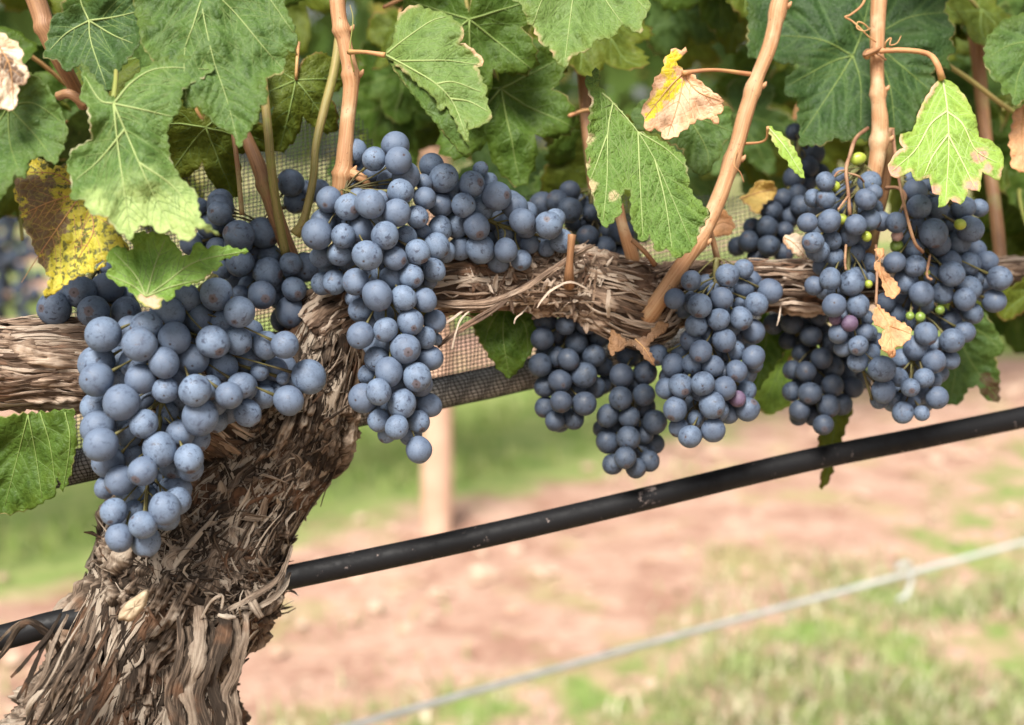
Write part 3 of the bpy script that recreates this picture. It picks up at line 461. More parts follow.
def canopy(n, xr, yr, dr, label, group, mats, sz=(.8, 1.25), cond=None):
    c = 0
    while c < n:
        px, py, dz = random.uniform(*xr), random.uniform(*yr), random.uniform(*dr)
        if cond and not cond(px, py, dz): continue
        face = Vector((random.gauss(0, .45), -1 if random.random() < .72 else 1, random.uniform(.0, 1.2))).normalized()
        # hang tip-down: leaf local +Y is the tip; roll about the face
        back_leaf(px, py, dz, face, math.pi+random.gauss(0, .6), random.uniform(*sz), random.choice(mats), label, group); c += 1
def bot(px): return 205+8*math.sin(px*.02) if px < 560 else (235 if px < 760 else 190)
canopy(76, (-60, 1080), (-60, 215), (.09, .33), LB, 'shaded leaves behind the canes', (GS, GS2, GS2, G1), cond=lambda x, y, d: y < bot(x)-25-60*(d < .13) and not (165 < x < 365 and y > 45))
canopy(12, (965, 1090), (150, 300), (.08, .3), LB, 'shaded leaves behind the canes', (GS, GS2))
canopy(26, (1085, 1500), (-60, 190), (-.02, .3), 'green vine leaf beyond the right edge of the photo', 'shaded leaves behind the canes', (GS, GS2, G1))
canopy(16, (-330, -70), (-60, 200), (.0, .3), 'green vine leaf beyond the left edge of the photo', 'shaded leaves behind the canes', (GS, GS2, G1))
canopy(12, (-80, 1100), (-260, -70), (-.03, .25), 'unseen vine leaf added overhead to shade the fruit', 'unseen leaves added overhead for shade', (G1, GS), (.9, 1.3))  # unseen leaves added overhead so that they shade the bunches
back_leaf(206, 125, .05, Vector((.2, -1, -.35)).normalized(), math.pi+.3, .95, GS2, 'olive leaf seen from below, between the two largest left leaves', 'vine leaves behind the canes')
back_leaf(296, 80, .06, Vector((.3, -1, .1)).normalized(), math.pi-.25, .85, GS2, 'dull olive leaf left of the first orange cane', 'vine leaves behind the canes')
back_leaf(500, 90, .07, Vector((.1, -1, .2)).normalized(), math.pi+.2, 1.2, GS, 'dark star veined leaf right of the folded grey green leaf', 'vine leaves behind the canes')
back_leaf(470, 20, .05, Vector((-.1, -1, .0)).normalized(), math.pi, 1.1, GS, 'dark leaf between the folded leaf and the pale top leaf', 'vine leaves behind the canes')
# ------------------------------------------------------------------ the vine: trunk, arms, canes
vine = empty('grapevine', at(140, 760, .06), 'old grapevine with shaggy peeling bark, thick leaning trunk and two arms', 'grapevine')
VORG = vine.location.copy()
def bark(path, ns, nt, amp, seed, fine=1.0):
    """path of (px, py, dz, r px): dense tube with furrows along its length; returns mesh builder and a surface function"""
    A = spline(path, ns); C_ = [at(a[0], a[1], a[2]) for a in A]; R = [a[3]*(rowz(a[0])+a[2])/F for a in A]
    T = [(C_[min(i+2, ns-1)]-C_[max(i-2, 0)]).normalized() for i in range(ns)]
    n0 = (CAM-C_[0]); N = []; n_ = n0
    for t in T: n_ = (n_-t*n_.dot(t)).normalized(); N.append(n_)
    B = [t.cross(n__) for t, n__ in zip(T, N)]; L = [0]
    for i in range(1, ns): L.append(L[-1]+(C_[i]-C_[i-1]).length)
    so_ = Vector((seed*17.3, seed*5.1, 0))
    def disp(i, th):
        d = N[i]*math.cos(th)+B[i]*math.sin(th); p = C_[i]+d*R[i]; s = L[i]
        lump = noise.fractal(p*28+so_, 1.0, 2, 3)
        # furrows follow the length: low frequency along, high around, wandering
        wv = 1.6*noise.noise(p*22+so_)
        q = Vector((math.cos(th)*R[i]*330+wv, math.sin(th)*R[i]*330+wv, s*34))+so_
        rg = 1-abs(noise.fractal(q, 1.0, 2, 3))*2.2; q2 = Vector((q.x*2.7, q.y*2.7, s*90)); rg2 = 1-abs(noise.noise(q2))*2
        kn = noise.fractal(p*150+so_, .9, 2, 3)
        q3 = Vector((math.cos(th)*R[i]*210+wv*1.3, math.sin(th)*R[i]*210+wv*1.3, s*(26+14*wv*.1)))+so_*1.7; vd, vp = noise.voronoi(q3); pl = noise.cell(vp[0]*7.13)*.9-.45 if True else 0; ck = min(1, (vd[1]-vd[0])*5)-1
        return lump*.21*R[i]*1.2 + amp*(.95*max(-.9, rg)*.9+.35*rg2*fine+.45*kn+1.0*pl+.9*ck)
    vs = []; uv = []; ta = []; fs = []
    for i in range(ns):
        for k in range(nt):
            th = 2*math.pi*k/nt; d = N[i]*math.cos(th)+B[i]*math.sin(th); ds = disp(i, th)
            vs.append(C_[i]+d*(R[i]+ds)); uv.append((L[i], R[i]*min(k, nt-k)*6.283/nt)); ta.append(max(-1, min(.5, ds/amp*.45-.35)))  # recessed bark gets a darker tint: crevice shade put into the colour
    for i in range(ns-1):
        for k in range(nt):
            k2 = (k+1) % nt; fs.append((i*nt+k, i*nt+k2, (i+1)*nt+k2, (i+1)*nt+k))
    fs += [tuple(range(nt))[::-1], tuple((ns-1)*nt+k for k in range(nt))]
    mb = MB(); mb.add(vs, fs, uv, ta)
    def surf(t, th, lift=0):
        x = min(max(t, 0), 1)*(ns-1); i = min(int(x), ns-2); u = x-i
        c = C_[i].lerp(C_[i+1], u); d = (N[i].lerp(N[i+1], u))*math.cos(th)+(B[i].lerp(B[i+1], u))*math.sin(th); r = R[i]+(R[i+1]-R[i])*u
        return c+d.normalized()*(r+lift), d.normalized(), r, L[-1]
    return mb, surf
def ribbon(mb, pts, nrm, w, thick=.00035, tint=0.0, cupk=.25):
    """thin flat shred of bark with real thickness along pts; its two edges are torn independently"""
    n = len(pts); vs = []; uv = []; L = 0; sd = random.random()*90
    for i in range(n):
        t = (pts[min(i+1, n-1)]-pts[max(i-1, 0)]).normalized(); nn = (nrm[i]-t*nrm[i].dot(t)).normalized(); s = t.cross(nn); L += (pts[i]-pts[i-1]).length if i else 0
        ww = w[i] if hasattr(w, '__len__') else w
        lw = 1+.55*noise.noise(Vector((L*130, sd, 0)))+.3*noise.noise(Vector((L*420, sd, 9))); rw = 1+.55*noise.noise(Vector((L*130, sd, 30)))+.3*noise.noise(Vector((L*420, sd, 39)))
        prof = ((-lw, -cupk*.5), (-lw*.4, cupk*.35), (rw*.35, cupk*.45), (rw, -cupk*.35))
        for a, b in prof: vs.append(pts[i]+s*a*ww*.5+nn*(b*ww)); uv.append((L+tint*3, a*ww*.5+tint))
        for a, b in prof[::-1]: vs.append(pts[i]+s*a*ww*.5+nn*(b*ww-thick)); uv.append((L+tint*3, a*ww*.5+tint))
    fs = [(i*8+k, i*8+(k+1) % 8, (i+1)*8+(k+1) % 8, (i+1)*8+k) for i in range(n-1) for k in range(8)]+[(7, 6, 5, 4, 3, 2, 1, 0), tuple((n-1)*8+k for k in range(8))]
    mb.add(vs, fs, uv, tint)
def shreds(mb, surf, n, rng, lens=(.012, .05), ws=(.0008, .0035), lift=.002, wild=.3, trange=(0, 1), tight=1.0, peel=.35, thr=1.5):
    for _ in range(n):
        t0 = rng.uniform(*trange); th = rng.uniform(-thr, thr); ln = rng.uniform(*lens); k = 22 if ln > .05 else 14; pts = []; nr = []; w0 = rng.uniform(*ws); L = surf(0, 0)[3]
        lf0 = rng.uniform(.0002, .0018); e0 = (rng.random() < peel*.5)*rng.uniform(.3, 1)*lift*2; e1 = (rng.random() < peel)*rng.uniform(.3, 1)*lift*2.5; dth = rng.gauss(0, wild); ph = rng.uniform(0, 6); wob = rng.uniform(0, .16); tw0 = rng.uniform(-.5, .5); tw1 = rng.uniform(-.7, .7)
        ws_ = []
        for i in range(k):
            u = i/(k-1); p, nn, r, _ = surf(t0+ln/L*(u-.5), th+dth*(u-.5)+wob*(math.sin(ph+u*5)+.35*math.sin(ph*3+u*13))*tight, lf0+e0*max(0, .45-u)**2*5+e1*max(0, u-.55)**2*5+.0005*math.sin(ph*2+u*9))
            pts.append(p); side = nn.cross(Vector((0, 0, 1))); nr.append((nn+side*(tw0+tw1*(u-.5))).normalized()); ws_.append(w0*min(1, 12*u+.35, 8*(1-u)+.2))
        ribbon(mb, pts, nr, ws_, .00025, rng.uniform(-.8, 1), rng.uniform(-.55, .35))
rng = random.Random(4)
TR = [(118, 790, .062, 128), (134, 725, .062, 108), (142, 675, .062, 84), (149, 640, .062, 77), (174, 603, .062, 85), (190, 570, .062, 91), (202, 543, .062, 85), (227, 510, .062, 69), (254, 475, .062, 62), (279, 440, .06, 61), (299, 402, .055, 54), (319, 362, .05, 42), (332, 325, .046, 34), (345, 302, .042, 26)]
mb, sf = bark(TR, 440, 330, .0042, 1); link('trunk', mb.mesh('trunk', VORG), BARK, vine)
mb = MB(); shreds(mb, sf, 200, rng, (.03, .09), (.0025, .0075), .0020, .22, (.0, .45), 1.8, .15, 2.0); shreds(mb, sf, 260, rng, (.04, .11), (.0008, .0030), .0018, .16, (.0, .45), 1.2, .12, 2.0); shreds(mb, sf, 170, rng, (.02, .06), (.0022, .0065), .0022, .28, (.5, .98), 1.8, .2, 2.0); shreds(mb, sf, 200, rng, (.04, .10), (.0007, .0028), .0018, .18, (.5, .98), 1.0, .12, 2.0)
shreds(mb, sf, 240, rng, (.006, .022), (.002, .006), .0016, .25, (.42, .85)); shreds(mb, sf, 260, rng, (.008, .03), (.0012, .0045), .002, .4, (.3, .56), 1.5, .15, 2.3); shreds(mb, sf, 170, rng, (.02, .07), (.0005, .0015), .003, .5, (.26, .95), 2.0); shreds(mb, sf, 170, rng, (.02, .05), (.0005, .0018), .0045, .9, (.30, .48), 2.5)
link('peeling_bark', mb.mesh('peeling_bark', VORG), BARK, vine)
LA = [(-420, 335, .03, 36), (-240, 346, .03, 40), (-60, 352, .03, 42), (0, 363, .032, 41), (80, 364, .036, 42), (160, 385, .045, 44), (225, 420, .052, 46), (268, 452, .058, 46)]
mb, sfl = bark(LA, 380, 150, .0022, 2); shreds(mb, sfl, 360, rng, (.04, .12), (.0008, .0035), .0010, .05, peel=.12)
link('arm', mb.mesh('arm', VORG), BARKC, vine)
RA = [(320, 330, .045, 34), (350, 306, .04, 31), (390, 294, .035, 27), (440, 287, .032, 25), (520, 281, .03, 27), (580, 285, .03, 33), (640, 303, .03, 43), (672, 294, .03, 30), (740, 286, .03, 24), (800, 286, .032, 24), (850, 283, .034, 21), (930, 278, .045, 15), (1060, 268, .08, 10), (1300, 256, .1, 11), (1600, 246, .1, 11)]
mb, sfr = bark(RA, 560, 130, .0020, 3); shreds(mb, sfr, 460, rng, (.03, .11), (.0006, .0026), .0012, .08, peel=.15); shreds(mb, sfr, 170, rng, (.006, .022), (.0009, .0035), .0025, .5, (.24, .37), 2)
link('arm', mb.mesh('arm', VORG), BARKC, vine)
# big single strips
rng = random.Random(9)
def strip(px, w, tint, n=22, mat=BARKC, lab=None):
    A = spline(px, n); pts = [at(*a[:3]) for a in A]; mb = MB(); nr = [(CAM-p).normalized()+Vector((.25*math.sin(i*.4+tint*7), 0, .35)) for i, p in enumerate(pts)]
    ribbon(mb, pts, nr, [w*(.30+.70*math.sin(math.pi*(i+1.2)/(n+1.4))**.5) for i in range(n)], .00035, tint, rng.uniform(-.5, .3)); o = link('bark_strip', mb.mesh('bark_strip', VORG), mat, vine)
    if lab: o['label'] = lab
    return o
for k_, (o_, w_, t_) in enumerate(((0, .0030, .1), (4, .0022, -.3), (8, .0026, .3), (-3, .0018, -.1), (11, .0016, .2), (6, .0014, -.5), (14, .0012, .1))):
    e_ = o_*.8; low = k_ % 2
    strip([(592-o_, 246+o_*.5, .006), (572-o_, 257+e_, .0-.0004*k_), (545-o_, 274+e_, -.003+.0005*k_), (520-o_*1.5, 290+e_*.9, -.004+.0006*k_)]+([(486, 302+e_*.5, -.001), (455, 303+e_*.4, .004), (432, 301+e_*.5, .010)] if not low else [(490, 311+e_*.6, -.003), (460, 329+e_*.5, -.001), (438, 346+e_*.3, .004)]), w_, t_, 26, lab='pale strip of bark peeling across the cordon')
strip([(590, 290, .006), (570, 282, .0), (552, 290, .0), (542, 300, .0), (537, 308, .0)], .0012, .8)
strip([(478, 304, .006), (462, 318, .0), (456, 332, -.001), (452, 350, .0)], .0011, .7); strip([(470, 306, .006), (450, 320, .001), (440, 328, .002)], .0012, .7)
strip([(528, 306, .01), (522, 313, .004), (516, 318, .003), (514, 324, .004)], .0008, .9)
strip([(608, 318, .004), (608, 305, -.002), (609, 290, -.002)], .0022, .9); strip([(781, 302, .004), (779, 318, .0), (777, 326, .0)], .0011, .9)
strip([(740, 300, .006), (770, 304, .002), (800, 303, .002), (838, 312, .004)], .002, .5)
strip([(-8, 665, .03), (8, 645, .02), (18, 628, .014), (28, 621, .012), (40, 627, .014), (54, 639, .02), (62, 655, .03)], .0035, -.2, mat=BARK, lab='loop of bark curling out from the foot of the trunk across the hose')
strip([(-8, 648, .03), (10, 630, .02), (22, 622, .014), (34, 622, .014), (52, 635, .022), (60, 645, .03)], .0018, .1, mat=BARK)
for pts, w_, t_ in (([(225, 612, .0), (250, 598, -.006), (275, 582, -.004), (287, 562, .01)], .003, .2), ([(240, 608, .0), (262, 605, -.004), (282, 590, .0), (290, 572, .01)], .0028, .5), ([(246, 590, .0), (254, 604, -.008), (262, 618, -.006)], .004, .3), ([(218, 614, -.012), (226, 617, -.014), (236, 617, -.012)], .0028, .9),
                    ([(292, 545, .01), (286, 565, .004), (278, 590, .002), (270, 605, .01)], .002, .3), ([(200, 620, -.004), (212, 600, -.012), (222, 596, -.012), (221, 610, -.01)], .0014, .6)): strip(pts, w_, t_, mat=BARK)
for x, y0, w_ in ((248, 640, .0045), (240, 652, .006), (226, 640, .0075), (214, 655, .0055), (203, 640, .008), (192, 660, .005), (183, 650, .004)):        # long plates down the right of the trunk
    a_ = rng.uniform(3, 8); strip([(x-4, y0-34, .002), (x-2, y0-8, -.008), (x-9+a_*math.sin(x), y0+18, -.012), (x-15, y0+45, -.010), (x-9+a_*.5*math.cos(x), y0+75, -.011), (x-6, y0+108, -.006)], w_, rng.uniform(-.4, .5), 40, BARK)
for i in range(26):                                                     # long fibres on the left of the foot
    x = rng.uniform(60, 118); y0 = rng.uniform(610, 660); l_ = rng.uniform(50, 120)
    strip([(x, y0, .005-.0004*(x-60)), (x-10-rng.random()*8, y0+l_*.35, -.004-.0003*(x-60)), (x-24-rng.random()*14, y0+l_*.7, -.006-.0003*(x-60)), (x-40-rng.random()*10, y0+l_, -.002)], rng.uniform(.0010, .0030), rng.uniform(-.7, .7), 26, BARK)
# pruning cut and stubs
mb = MB(); ax = (CAM-at(135, 606, .0)).normalized(); c0 = at(134, 607, -.012); e1 = (at(146, 596, 0)-at(126, 617, 0)).normalized(); e2 = ax.cross(e1)
rings = [(.0, .0005), (.6, .0009), (.92, .0002), (1.0, -.002), (1.1, -.009)]; vs = []
for rr, hh in rings:
    for k in range(24):
        th = k/24*6.283; jt = 1+.1*math.sin(3*th+1)+.06*math.sin(5*th); vs.append(c0+e1*math.cos(th)*.0082*max(rr, .02)*jt+e2*math.sin(th)*.0036*max(rr, .02)*jt+ax*(hh+.0004*math.sin(7*th+rr*9)))
mb.add(vs, [(i*24+k, i*24+(k+1) % 24, (i+1)*24+(k+1) % 24, (i+1)*24+k) for i in range(4) for k in range(24)]+[tuple(range(24))[::-1]]); o = link('pruning_cut', mb.mesh('pruning_cut', VORG), CUT, vine); o['label'] = 'pale oval pruning scar on the bulge of the trunk'
def cane(name, pts, mat, nodes=(), n=60, lab=None, ns=14):
    """pts (px, py, dz, diameter px); swellings at nodes (fraction)"""
    A = spline(pts, n); mb = MB(); R = []
    for i, a in enumerate(A):
        t = i/(n-1); r = a[3]*.5*(rowz(a[0])+a[2])/F
        for nd in nodes: r *= 1+.30*math.exp(-((t-nd)*n/1.0)**2)
        R.append(r*(1+.03*noise.noise(Vector((t*14, pts[0][0], 0)))))
    tube(mb, [at(*a[:3]) for a in A], R, ns)
    for nd in nodes:                                                    # a bud at each node
        i = int(nd*(n-1)); c = at(*A[i][:3])+Vector((R[i]*1.05*(1 if nd*10 % 2 > 1 else 1), -R[i]*.2, 0)); tube(mb, [c-Vector((.001, 0, .001)), c+Vector((.0006, -.0003, .0008)), c+Vector((.0013, -.0005, .0022))], [.0013, .0011, .0003], 8)
    o = link(name, mb.mesh(name, VORG), mat, vine)
    if lab: o['label'] = lab
    return o
cane('cane', [(334, -60, .004, 17), (338, 10, .004, 16), (345, 45, .004, 15), (351, 80, .004, 16), (347, 125, .004, 15), (344, 165, .004, 18), (341, 195, .008, 20), (342, 235, .024, 20), (345, 285, .036, 22)], CANE, (.19, .36, .66), lab='orange cane rising from the fork of the vine')
cane('cane', [(347, 172, .004, 10), (358, 176, .0, 10), (366, 182, .0, 8), (371, 192, .006, 7)], CANE, n=16)
cane('cane', [(796, -70, .0, 17), (779, 5, .0, 15), (770, 45, .0, 15), (757, 78, .0, 14), (745, 115, .0, 16), (736, 148, .0, 15), (720, 195, .0, 16), (703, 232, .0, 17), (680, 268, .002, 16), (655, 306, .006, 19), (646, 318, .014, 22)], CANE, (.11, .33, .53, .73), lab='orange cane slanting down across the cordon')
cane('cane', [(886, -60, -.005, 16), (879, 0, -.005, 16), (877, 55, -.005, 14), (878, 95, -.005, 14), (880, 127, -.005, 17), (876, 165, -.003, 16), (868, 205, .004, 15), (858, 240, .016, 17), (850, 280, .03, 17)], CANE, (.37, .55), lab='upright orange cane above the right bunch')
cane('cane', [(889, 128, .004, 11), (888, 155, .006, 11), (884, 190, .012, 11), (876, 225, .02, 11), (868, 265, .03, 12)], CANEB, n=24)
cane('cane', [(15, -60, .02, 22), (38, 5, .02, 20), (50, 40, .02, 18), (68, 75, .03, 15), (84, 105, .05, 13)], CANEB, (.4,), 30)
cane('cane', [(58, 96, .0, 9), (70, 94, -.004, 10), (86, 105, -.002, 11)], CANEB, n=14)
cane('cane', [(238, 120, .05, 12), (254, 155, .045, 14), (266, 185, .04, 17), (279, 225, .04, 16), (293, 262, .042, 16)], CANEB, (.5,), 30)
cane('cane', [(252, -40, .06, 8), (262, 70, .05, 9), (268, 130, .035, 9), (271, 165, .03, 9), (278, 215, .034, 9), (286, 255, .038, 9)], CANEG, n=30)
cane('cane', [(345, -30, .06, 8), (336, 60, .05, 9), (324, 110, .045, 9), (316, 145, .04, 8), (313, 180, .035, 8), (304, 220, .03, 9), (295, 235, .03, 12)], CANEG, n=30)
cane('cane', [(233, 130, .04, 5), (238, 170, .035, 5), (242, 215, .034, 5)], CANEB, n=14)
cane('cane', [(577, -40, .12, 13), (583, 60, .12, 13), (586, 110, .12, 13), (592, 170, .11, 12), (600, 250, .07, 12)], CANEB, n=24)
cane('cane', [(965, -40, .12, 14), (978, 60, .12, 14), (986, 140, .12, 13), (996, 215, .1, 13), (1002, 275, .085, 13)], CANEB, n=24)
cane('cane', [(940, 60, .05, 5), (970, 80, .05, 5), (1000, 103, .05, 5), (1020, 116, .05, 5)], CANEG, n=14)
cane('cane', [(618, 205, .02, 11), (623, 228, .018, 11), (632, 256, .02, 14), (636, 275, .028, 15)], CANE, n=16)
cane('cane', [(632, 240, .01, 5), (645, 252, .008, 5), (655, 265, .012, 6)], CANEB, n=12)
cane('cane', [(708, 225, .006, 6), (714, 245, .008, 6), (718, 262, .016, 7)], CANE, n=12)
cane('pruned_spur', [(572, 235, -.006, 9), (571.5, 240, -.006, 8), (570, 258, -.003, 7), (569, 275, .002, 10), (569, 285, .012, 12)], CANEB, (), 20, 'short cut spur standing on the cordon')
def tendril(pts, r, mat=CANEB):
    A = spline(pts, 40); mb = MB(); tube(mb, [at(*a) for a in A], [r*(1-.5*i/39) for i in range(40)], 6); link('tendril', mb.mesh('tendril', VORG), mat, vine)
tendril([(868, -10, -.004), (862, 5, -.01), (850, 15, -.012), (845, 17, -.012), (852, 21, -.012), (860, 28, -.014), (868, 36, -.014), (876, 42, -.012)], .0007, PET)
tendril([(870, 30, -.012), (864, 24, -.014), (858, 22, -.014), (857, 28, -.014), (864, 31, -.016), (871, 28, -.014)], .0005, PET)
tendril([(884, 50, -.014), (886, 42, -.018), (891, 38, -.018), (890, 45, -.018), (897, 43, -.018), (901, 36, -.016)], .0005, PET)
tendril([(880, 48, -.014), (872, 52, -.016), (864, 55, -.014), (868, 50, -.004), (878, 54, -.014), (886, 60, -.014)], .0012, CANEB)
tendril([(737, 150, -.006), (734, 165, -.01), (740, 172, -.01), (744, 182, -.01)], .0004, PET)
tendril([(354, 72, -.002), (350, 50, -.006), (353, 20, -.006), (350, 5, -.004)], .0004, GSTEM)
# ------------------------------------------------------------------ grapes
bunches = {}
def B(key, tile, lst):
    ox, oy, s = tile
    for t in lst:
        x, y, r, l = t[:4]; bunches.setdefault(key, []).append([ox+x/s, oy+y/s, r/s, l, t[4] if len(t) > 4 else None])
t1 = (30, 240, 5.12); t2 = (180, 240, 5.12); t3 = (60, 340, 5.12); t4 = (60, 440, 5.12)
B('A1', t1, [(125, 350, 88, 1), (255, 264, 85, 1), (395, 245, 82, 2), (160, 265, 60, 3), (388, 150, 45, 3), (510, 285, 55, 3), (325, 366, 82, 0), (490, 372, 80, 1)])
B('A', t1, [(375, 483, 95, 0), (562, 535, 88, 0), (595, 440, 80, 1), (515, 455, 70, 2), (703, 377, 88, 1), (740, 503, 83, 0), (805, 300, 72, 2), (955, 278, 85, 1), (937, 522, 86, 0), (685, 627, 80, 0), (835, 610, 80, 1), (340, 630, 90, 1)])
B('A', t2, [(305, 368, 82, 0), (370, 465, 55, 2), (295, 515, 75, 1), (215, 650, 80, 2), (440, 538, 75, 1), (537, 538, 70, 0), (660, 700, 88, 0), (405, 675, 50, 2), (315, 745, 70, 1), (525, 708, 35, 2), (520, 780, 60, 3)])
B('A', t3, [(188, 203, 90, 0), (412, 200, 76, 0), (540, 258, 68, 0), (692, 260, 84, 0), (765, 243, 65, 1), (865, 283, 72, 0), (940, 240, 70, 1), (960, 375, 70, 1), (718, 395, 92, 0), (315, 320, 95, 0), (180, 345, 75, 1), (195, 450, 88, 1), (208, 537, 90, 0), (428, 428, 75, 0), (615, 480, 75, 1), (510, 560, 88, 0), (660, 607, 75, 0), (665, 655, 70, 1), (250, 625, 85, 1), (315, 190, 60, 3), (550, 370, 60, 3), (350, 470, 80, 3), (600, 300, 60, 3), (440, 300, 70, 3), (800, 415, 60, 3), (1155, 490-20, 88, 9)])
bunches['A'].pop()
B('A', t3, [(1110, 470, 1, 9)]); bunches['A'].pop()
B('A', t2, [(555, 470+760-500, 1, 9)]); bunches['A'].pop()
B('A', (0, 240, 3.01), [(868, 483, 47, 0)])
B('A', t4, [(308, 207, 80, 1), (424, 160, 77, 0), (230, 245, 55, 2), (275, 367, 73, 0), (375, 360, 55, 2), (303, 500, 73, 0), (425, 435, 70, 0), (440, 520, 76, 1), (537, 350, 82, 0), (600, 312, 70, 1), (588, 255, 85, 2), (545, 395, 70, 2)])
B('K', t2, [(308, 115, 72, 1), (215, 155, 50, 2), (450, 165, 78, 1), (570, 122, 60, 0), (640, 140, 78, 1), (420, 282, 72, 0), (585, 252, 64, 0), (570, 370, 82, 1), (490, 225, 45, 2), (310, 275, 45, 2), (690, 330, 60, 2), (635, 285, 45, 2), (460, 80, 60, 2), (345, 235, 50, 3), (190, 40, 55, 3), (300, 20, 70, 2), (60, 20, 60, 3)])
B('K', (150, 100, 5.12), [(360, 550, 70, 1), (355, 580, 65, 0), (455, 690, 80, 0), (580, 680, 80, 2), (250, 545, 45, 2), (310, 640, 70, 3), (720, 425, 70, 3), (740, 520, 60, 3), (870, 470, 60, 2)])
t5 = (290, 130, 5.12); t6 = (290, 230, 5.12); t7 = (300, 350, 5.12); t8 = (440, 160, 5.12)
B('B', t5, [(540, 80, 74, 2), (430, 148, 64, 1), (335, 110, 62, 3), (555, 157, 70, 1), (500, 262, 58, 2), (592, 238, 75, 1), (565, 316, 70, 0), (685, 268, 42, 2), (545, 425, 73, 0), (650, 445, 60, 1), (485, 540, 73, 0), (597, 547, 55, 1), (410, 378, 78, 0), (470, 350, 45, 1), (345, 345, 50, 1), (300, 395, 70, 0), (200, 357, 68, 0), (170, 470, 68, 1), (140, 533, 80, 0), (273, 543, 64, 0), (255, 632, 67, 1), (165, 650, 62, 2), (397, 642, 78, 0), (537, 658, 63, 0), (655, 623, 67, 0), (752, 593, 68, 1), (678, 522, 45, 2), (420, 220, 50, 3), (300, 290, 60, 3), (795, 625, 55, 2)])
B('B', t6, [(620, 237, 66, 0), (735, 205, 62, 1), (715, 262, 40, 2), (335, 265, 69, 0), (447, 336, 82, 0), (583, 347, 67, 0), (693, 358, 61, 0), (740, 468, 61, 1), (693, 552, 58, 1), (617, 472, 72, 0), (490, 510, 63, 0), (362, 538, 73, 0), (360, 412, 65, 2), (228, 268, 66, 2), (165, 275, 60, 3), (590, 608, 78, 0), (716, 656, 66, 1), (445, 662, 66, 1), (480, 430, 55, 2), (320, 350, 40, 3), (750, 560, 32, 2), (300, 170, 50, 3)])
B('B', t7, [(455, 112, 75, 0), (345, 125, 52, 2), (600, 140, 76, 0), (620, 180, 60, 1), (322, 246, 77, 1), (402, 214, 68, 0), (523, 274, 75, 0), (660, 282, 65, 1), (405, 360, 62, 1), (495, 395, 63, 0), (445, 430, 50, 2), (608, 368, 60, 1), (610, 510, 69, 0)])
B('C', t5, [(725, 185, 65, 2), (787, 248, 78, 0), (930, 277, 69, 0), (975, 200, 40, 2), (690, 348, 60, 0), (770, 385, 66, 1), (887, 385, 64, 0), (768, 505, 66, 1), (855, 490, 65, 2), (955, 494, 71, 0), (975, 610, 76, 1), (870, 605, 62, 2)])
B('C', t8, [(290, 185, 74, 0), (385, 240, 66, 1), (445, 268, 55, 2), (420, 311, 67, 0), (555, 335, 73, 0), (590, 297, 50, 1), (337, 462, 63, 0), (300, 520, 60, 2), (415, 512, 54, 1), (458, 432, 50, 2), (625, 415, 62, 1), (545, 452, 45, 2), (330, 375, 50, 3), (410, 385, 50, 3), (245, 115, 50, 3)])
B('E0', t8, [(525, 230, 68, 1), (600, 215, 60, 1), (665, 160, 55, 2), (665, 255, 66, 0), (755, 390, 58, 0), (840, 450, 61, 0), (930, 370, 66, 0), (930, 475, 50, 1), (770, 270, 45, 2), (730, 490, 40, 2), (795, 490, 40, 2), (780, 235, 40, 3), (680, 330, 40, 2), (860, 370, 50, 2)])
tD = (510, 290, 5.12); tE = (560, 360, 5.12); tF = (630, 240, 5.12); tF2 = (640, 330, 5.12)
B('D', tD, [(155, 385, 62, 0), (165, 250, 62, 0), (180, 155, 60, 1), (285, 180, 53, 0), (392, 162, 64, 0), (455, 235, 60, 1), (340, 270, 60, 1), (240, 345, 55, 1), (298, 355, 58, 0), (430, 337, 60, 0), (475, 390, 55, 1), (378, 435, 66, 0), (257, 467, 64, 0), (180, 495, 57, 1), (435, 500, 57, 1), (262, 573, 57, 0), (180, 600, 55, 1), (380, 582, 66, 0), (230, 672, 50, 1), (325, 658, 55, 1), (270, 655, 52, 2), (240, 225, 50, 2), (500, 475, 50, 2)])
B('E', tE, [(315, 80, 64, 0), (437, 65, 64, 0), (310, 197, 63, 0), (430, 178, 59, 0), (248, 283, 61, 0), (355, 293, 56, 0), (435, 240, 55, 1), (485, 318, 63, 0), (243, 418, 62, 1), (350, 400, 61, 0), (430, 385, 49, 1), (482, 427, 52, 1), (335, 500, 57, 0), (270, 534, 54, 1), (388, 553, 54, 0), (455, 517, 57, 0), (210, 350, 42, 2), (350, -20, 60, 2), (460, -30, 60, 3), (220, 130, 45, 2)])
B('F', tF, [(312, 208, 54, 0), (228, 300, 54, 0), (498, 181, 61, 0), (580, 149, 52, 1), (300, 292, 35, 2), (358, 336, 63, 0), (472, 298, 58, 0), (430, 255, 40, 2), (714, 263, 64, 0), (646, 329, 61, 0), (566, 402, 62, 0), (562, 335, 40, 2), (453, 406, 57, 0), (630, 470, 65, 1), (482, 514, 63, 0), (398, 487, 48, 1), (340, 437, 58, 1), (310, 515, 56, 1), (362, 572, 59, 0), (530, 570, 60, 1), (632, 598, 60, 0), (425, 646, 60, 0), (545, 670, 57, 0), (322, 635, 55, 1), (220, 640, 58, 1), (640, 640, 40, 2), (275, 350, 50, 3), (140, 590, 58, 2)])
B('F', tF2, [(430, 299, 64, 0), (322, 275, 62, 0), (305, 312, 52, 1), (498, 352, 44, 0, 'P'), (545, 310, 52, 1), (550, 406, 63, 0), (370, 386, 69, 0), (210, 285, 64, 0), (135, 300, 57, 1), (180, 405, 64, 0), (450, 430, 52, 1), (375, 512, 63, 0), (257, 546, 61, 0), (197, 500, 52, 1), (310, 405, 60, 2), (285, 455, 45, 2), (95, 130, 50, 2)])
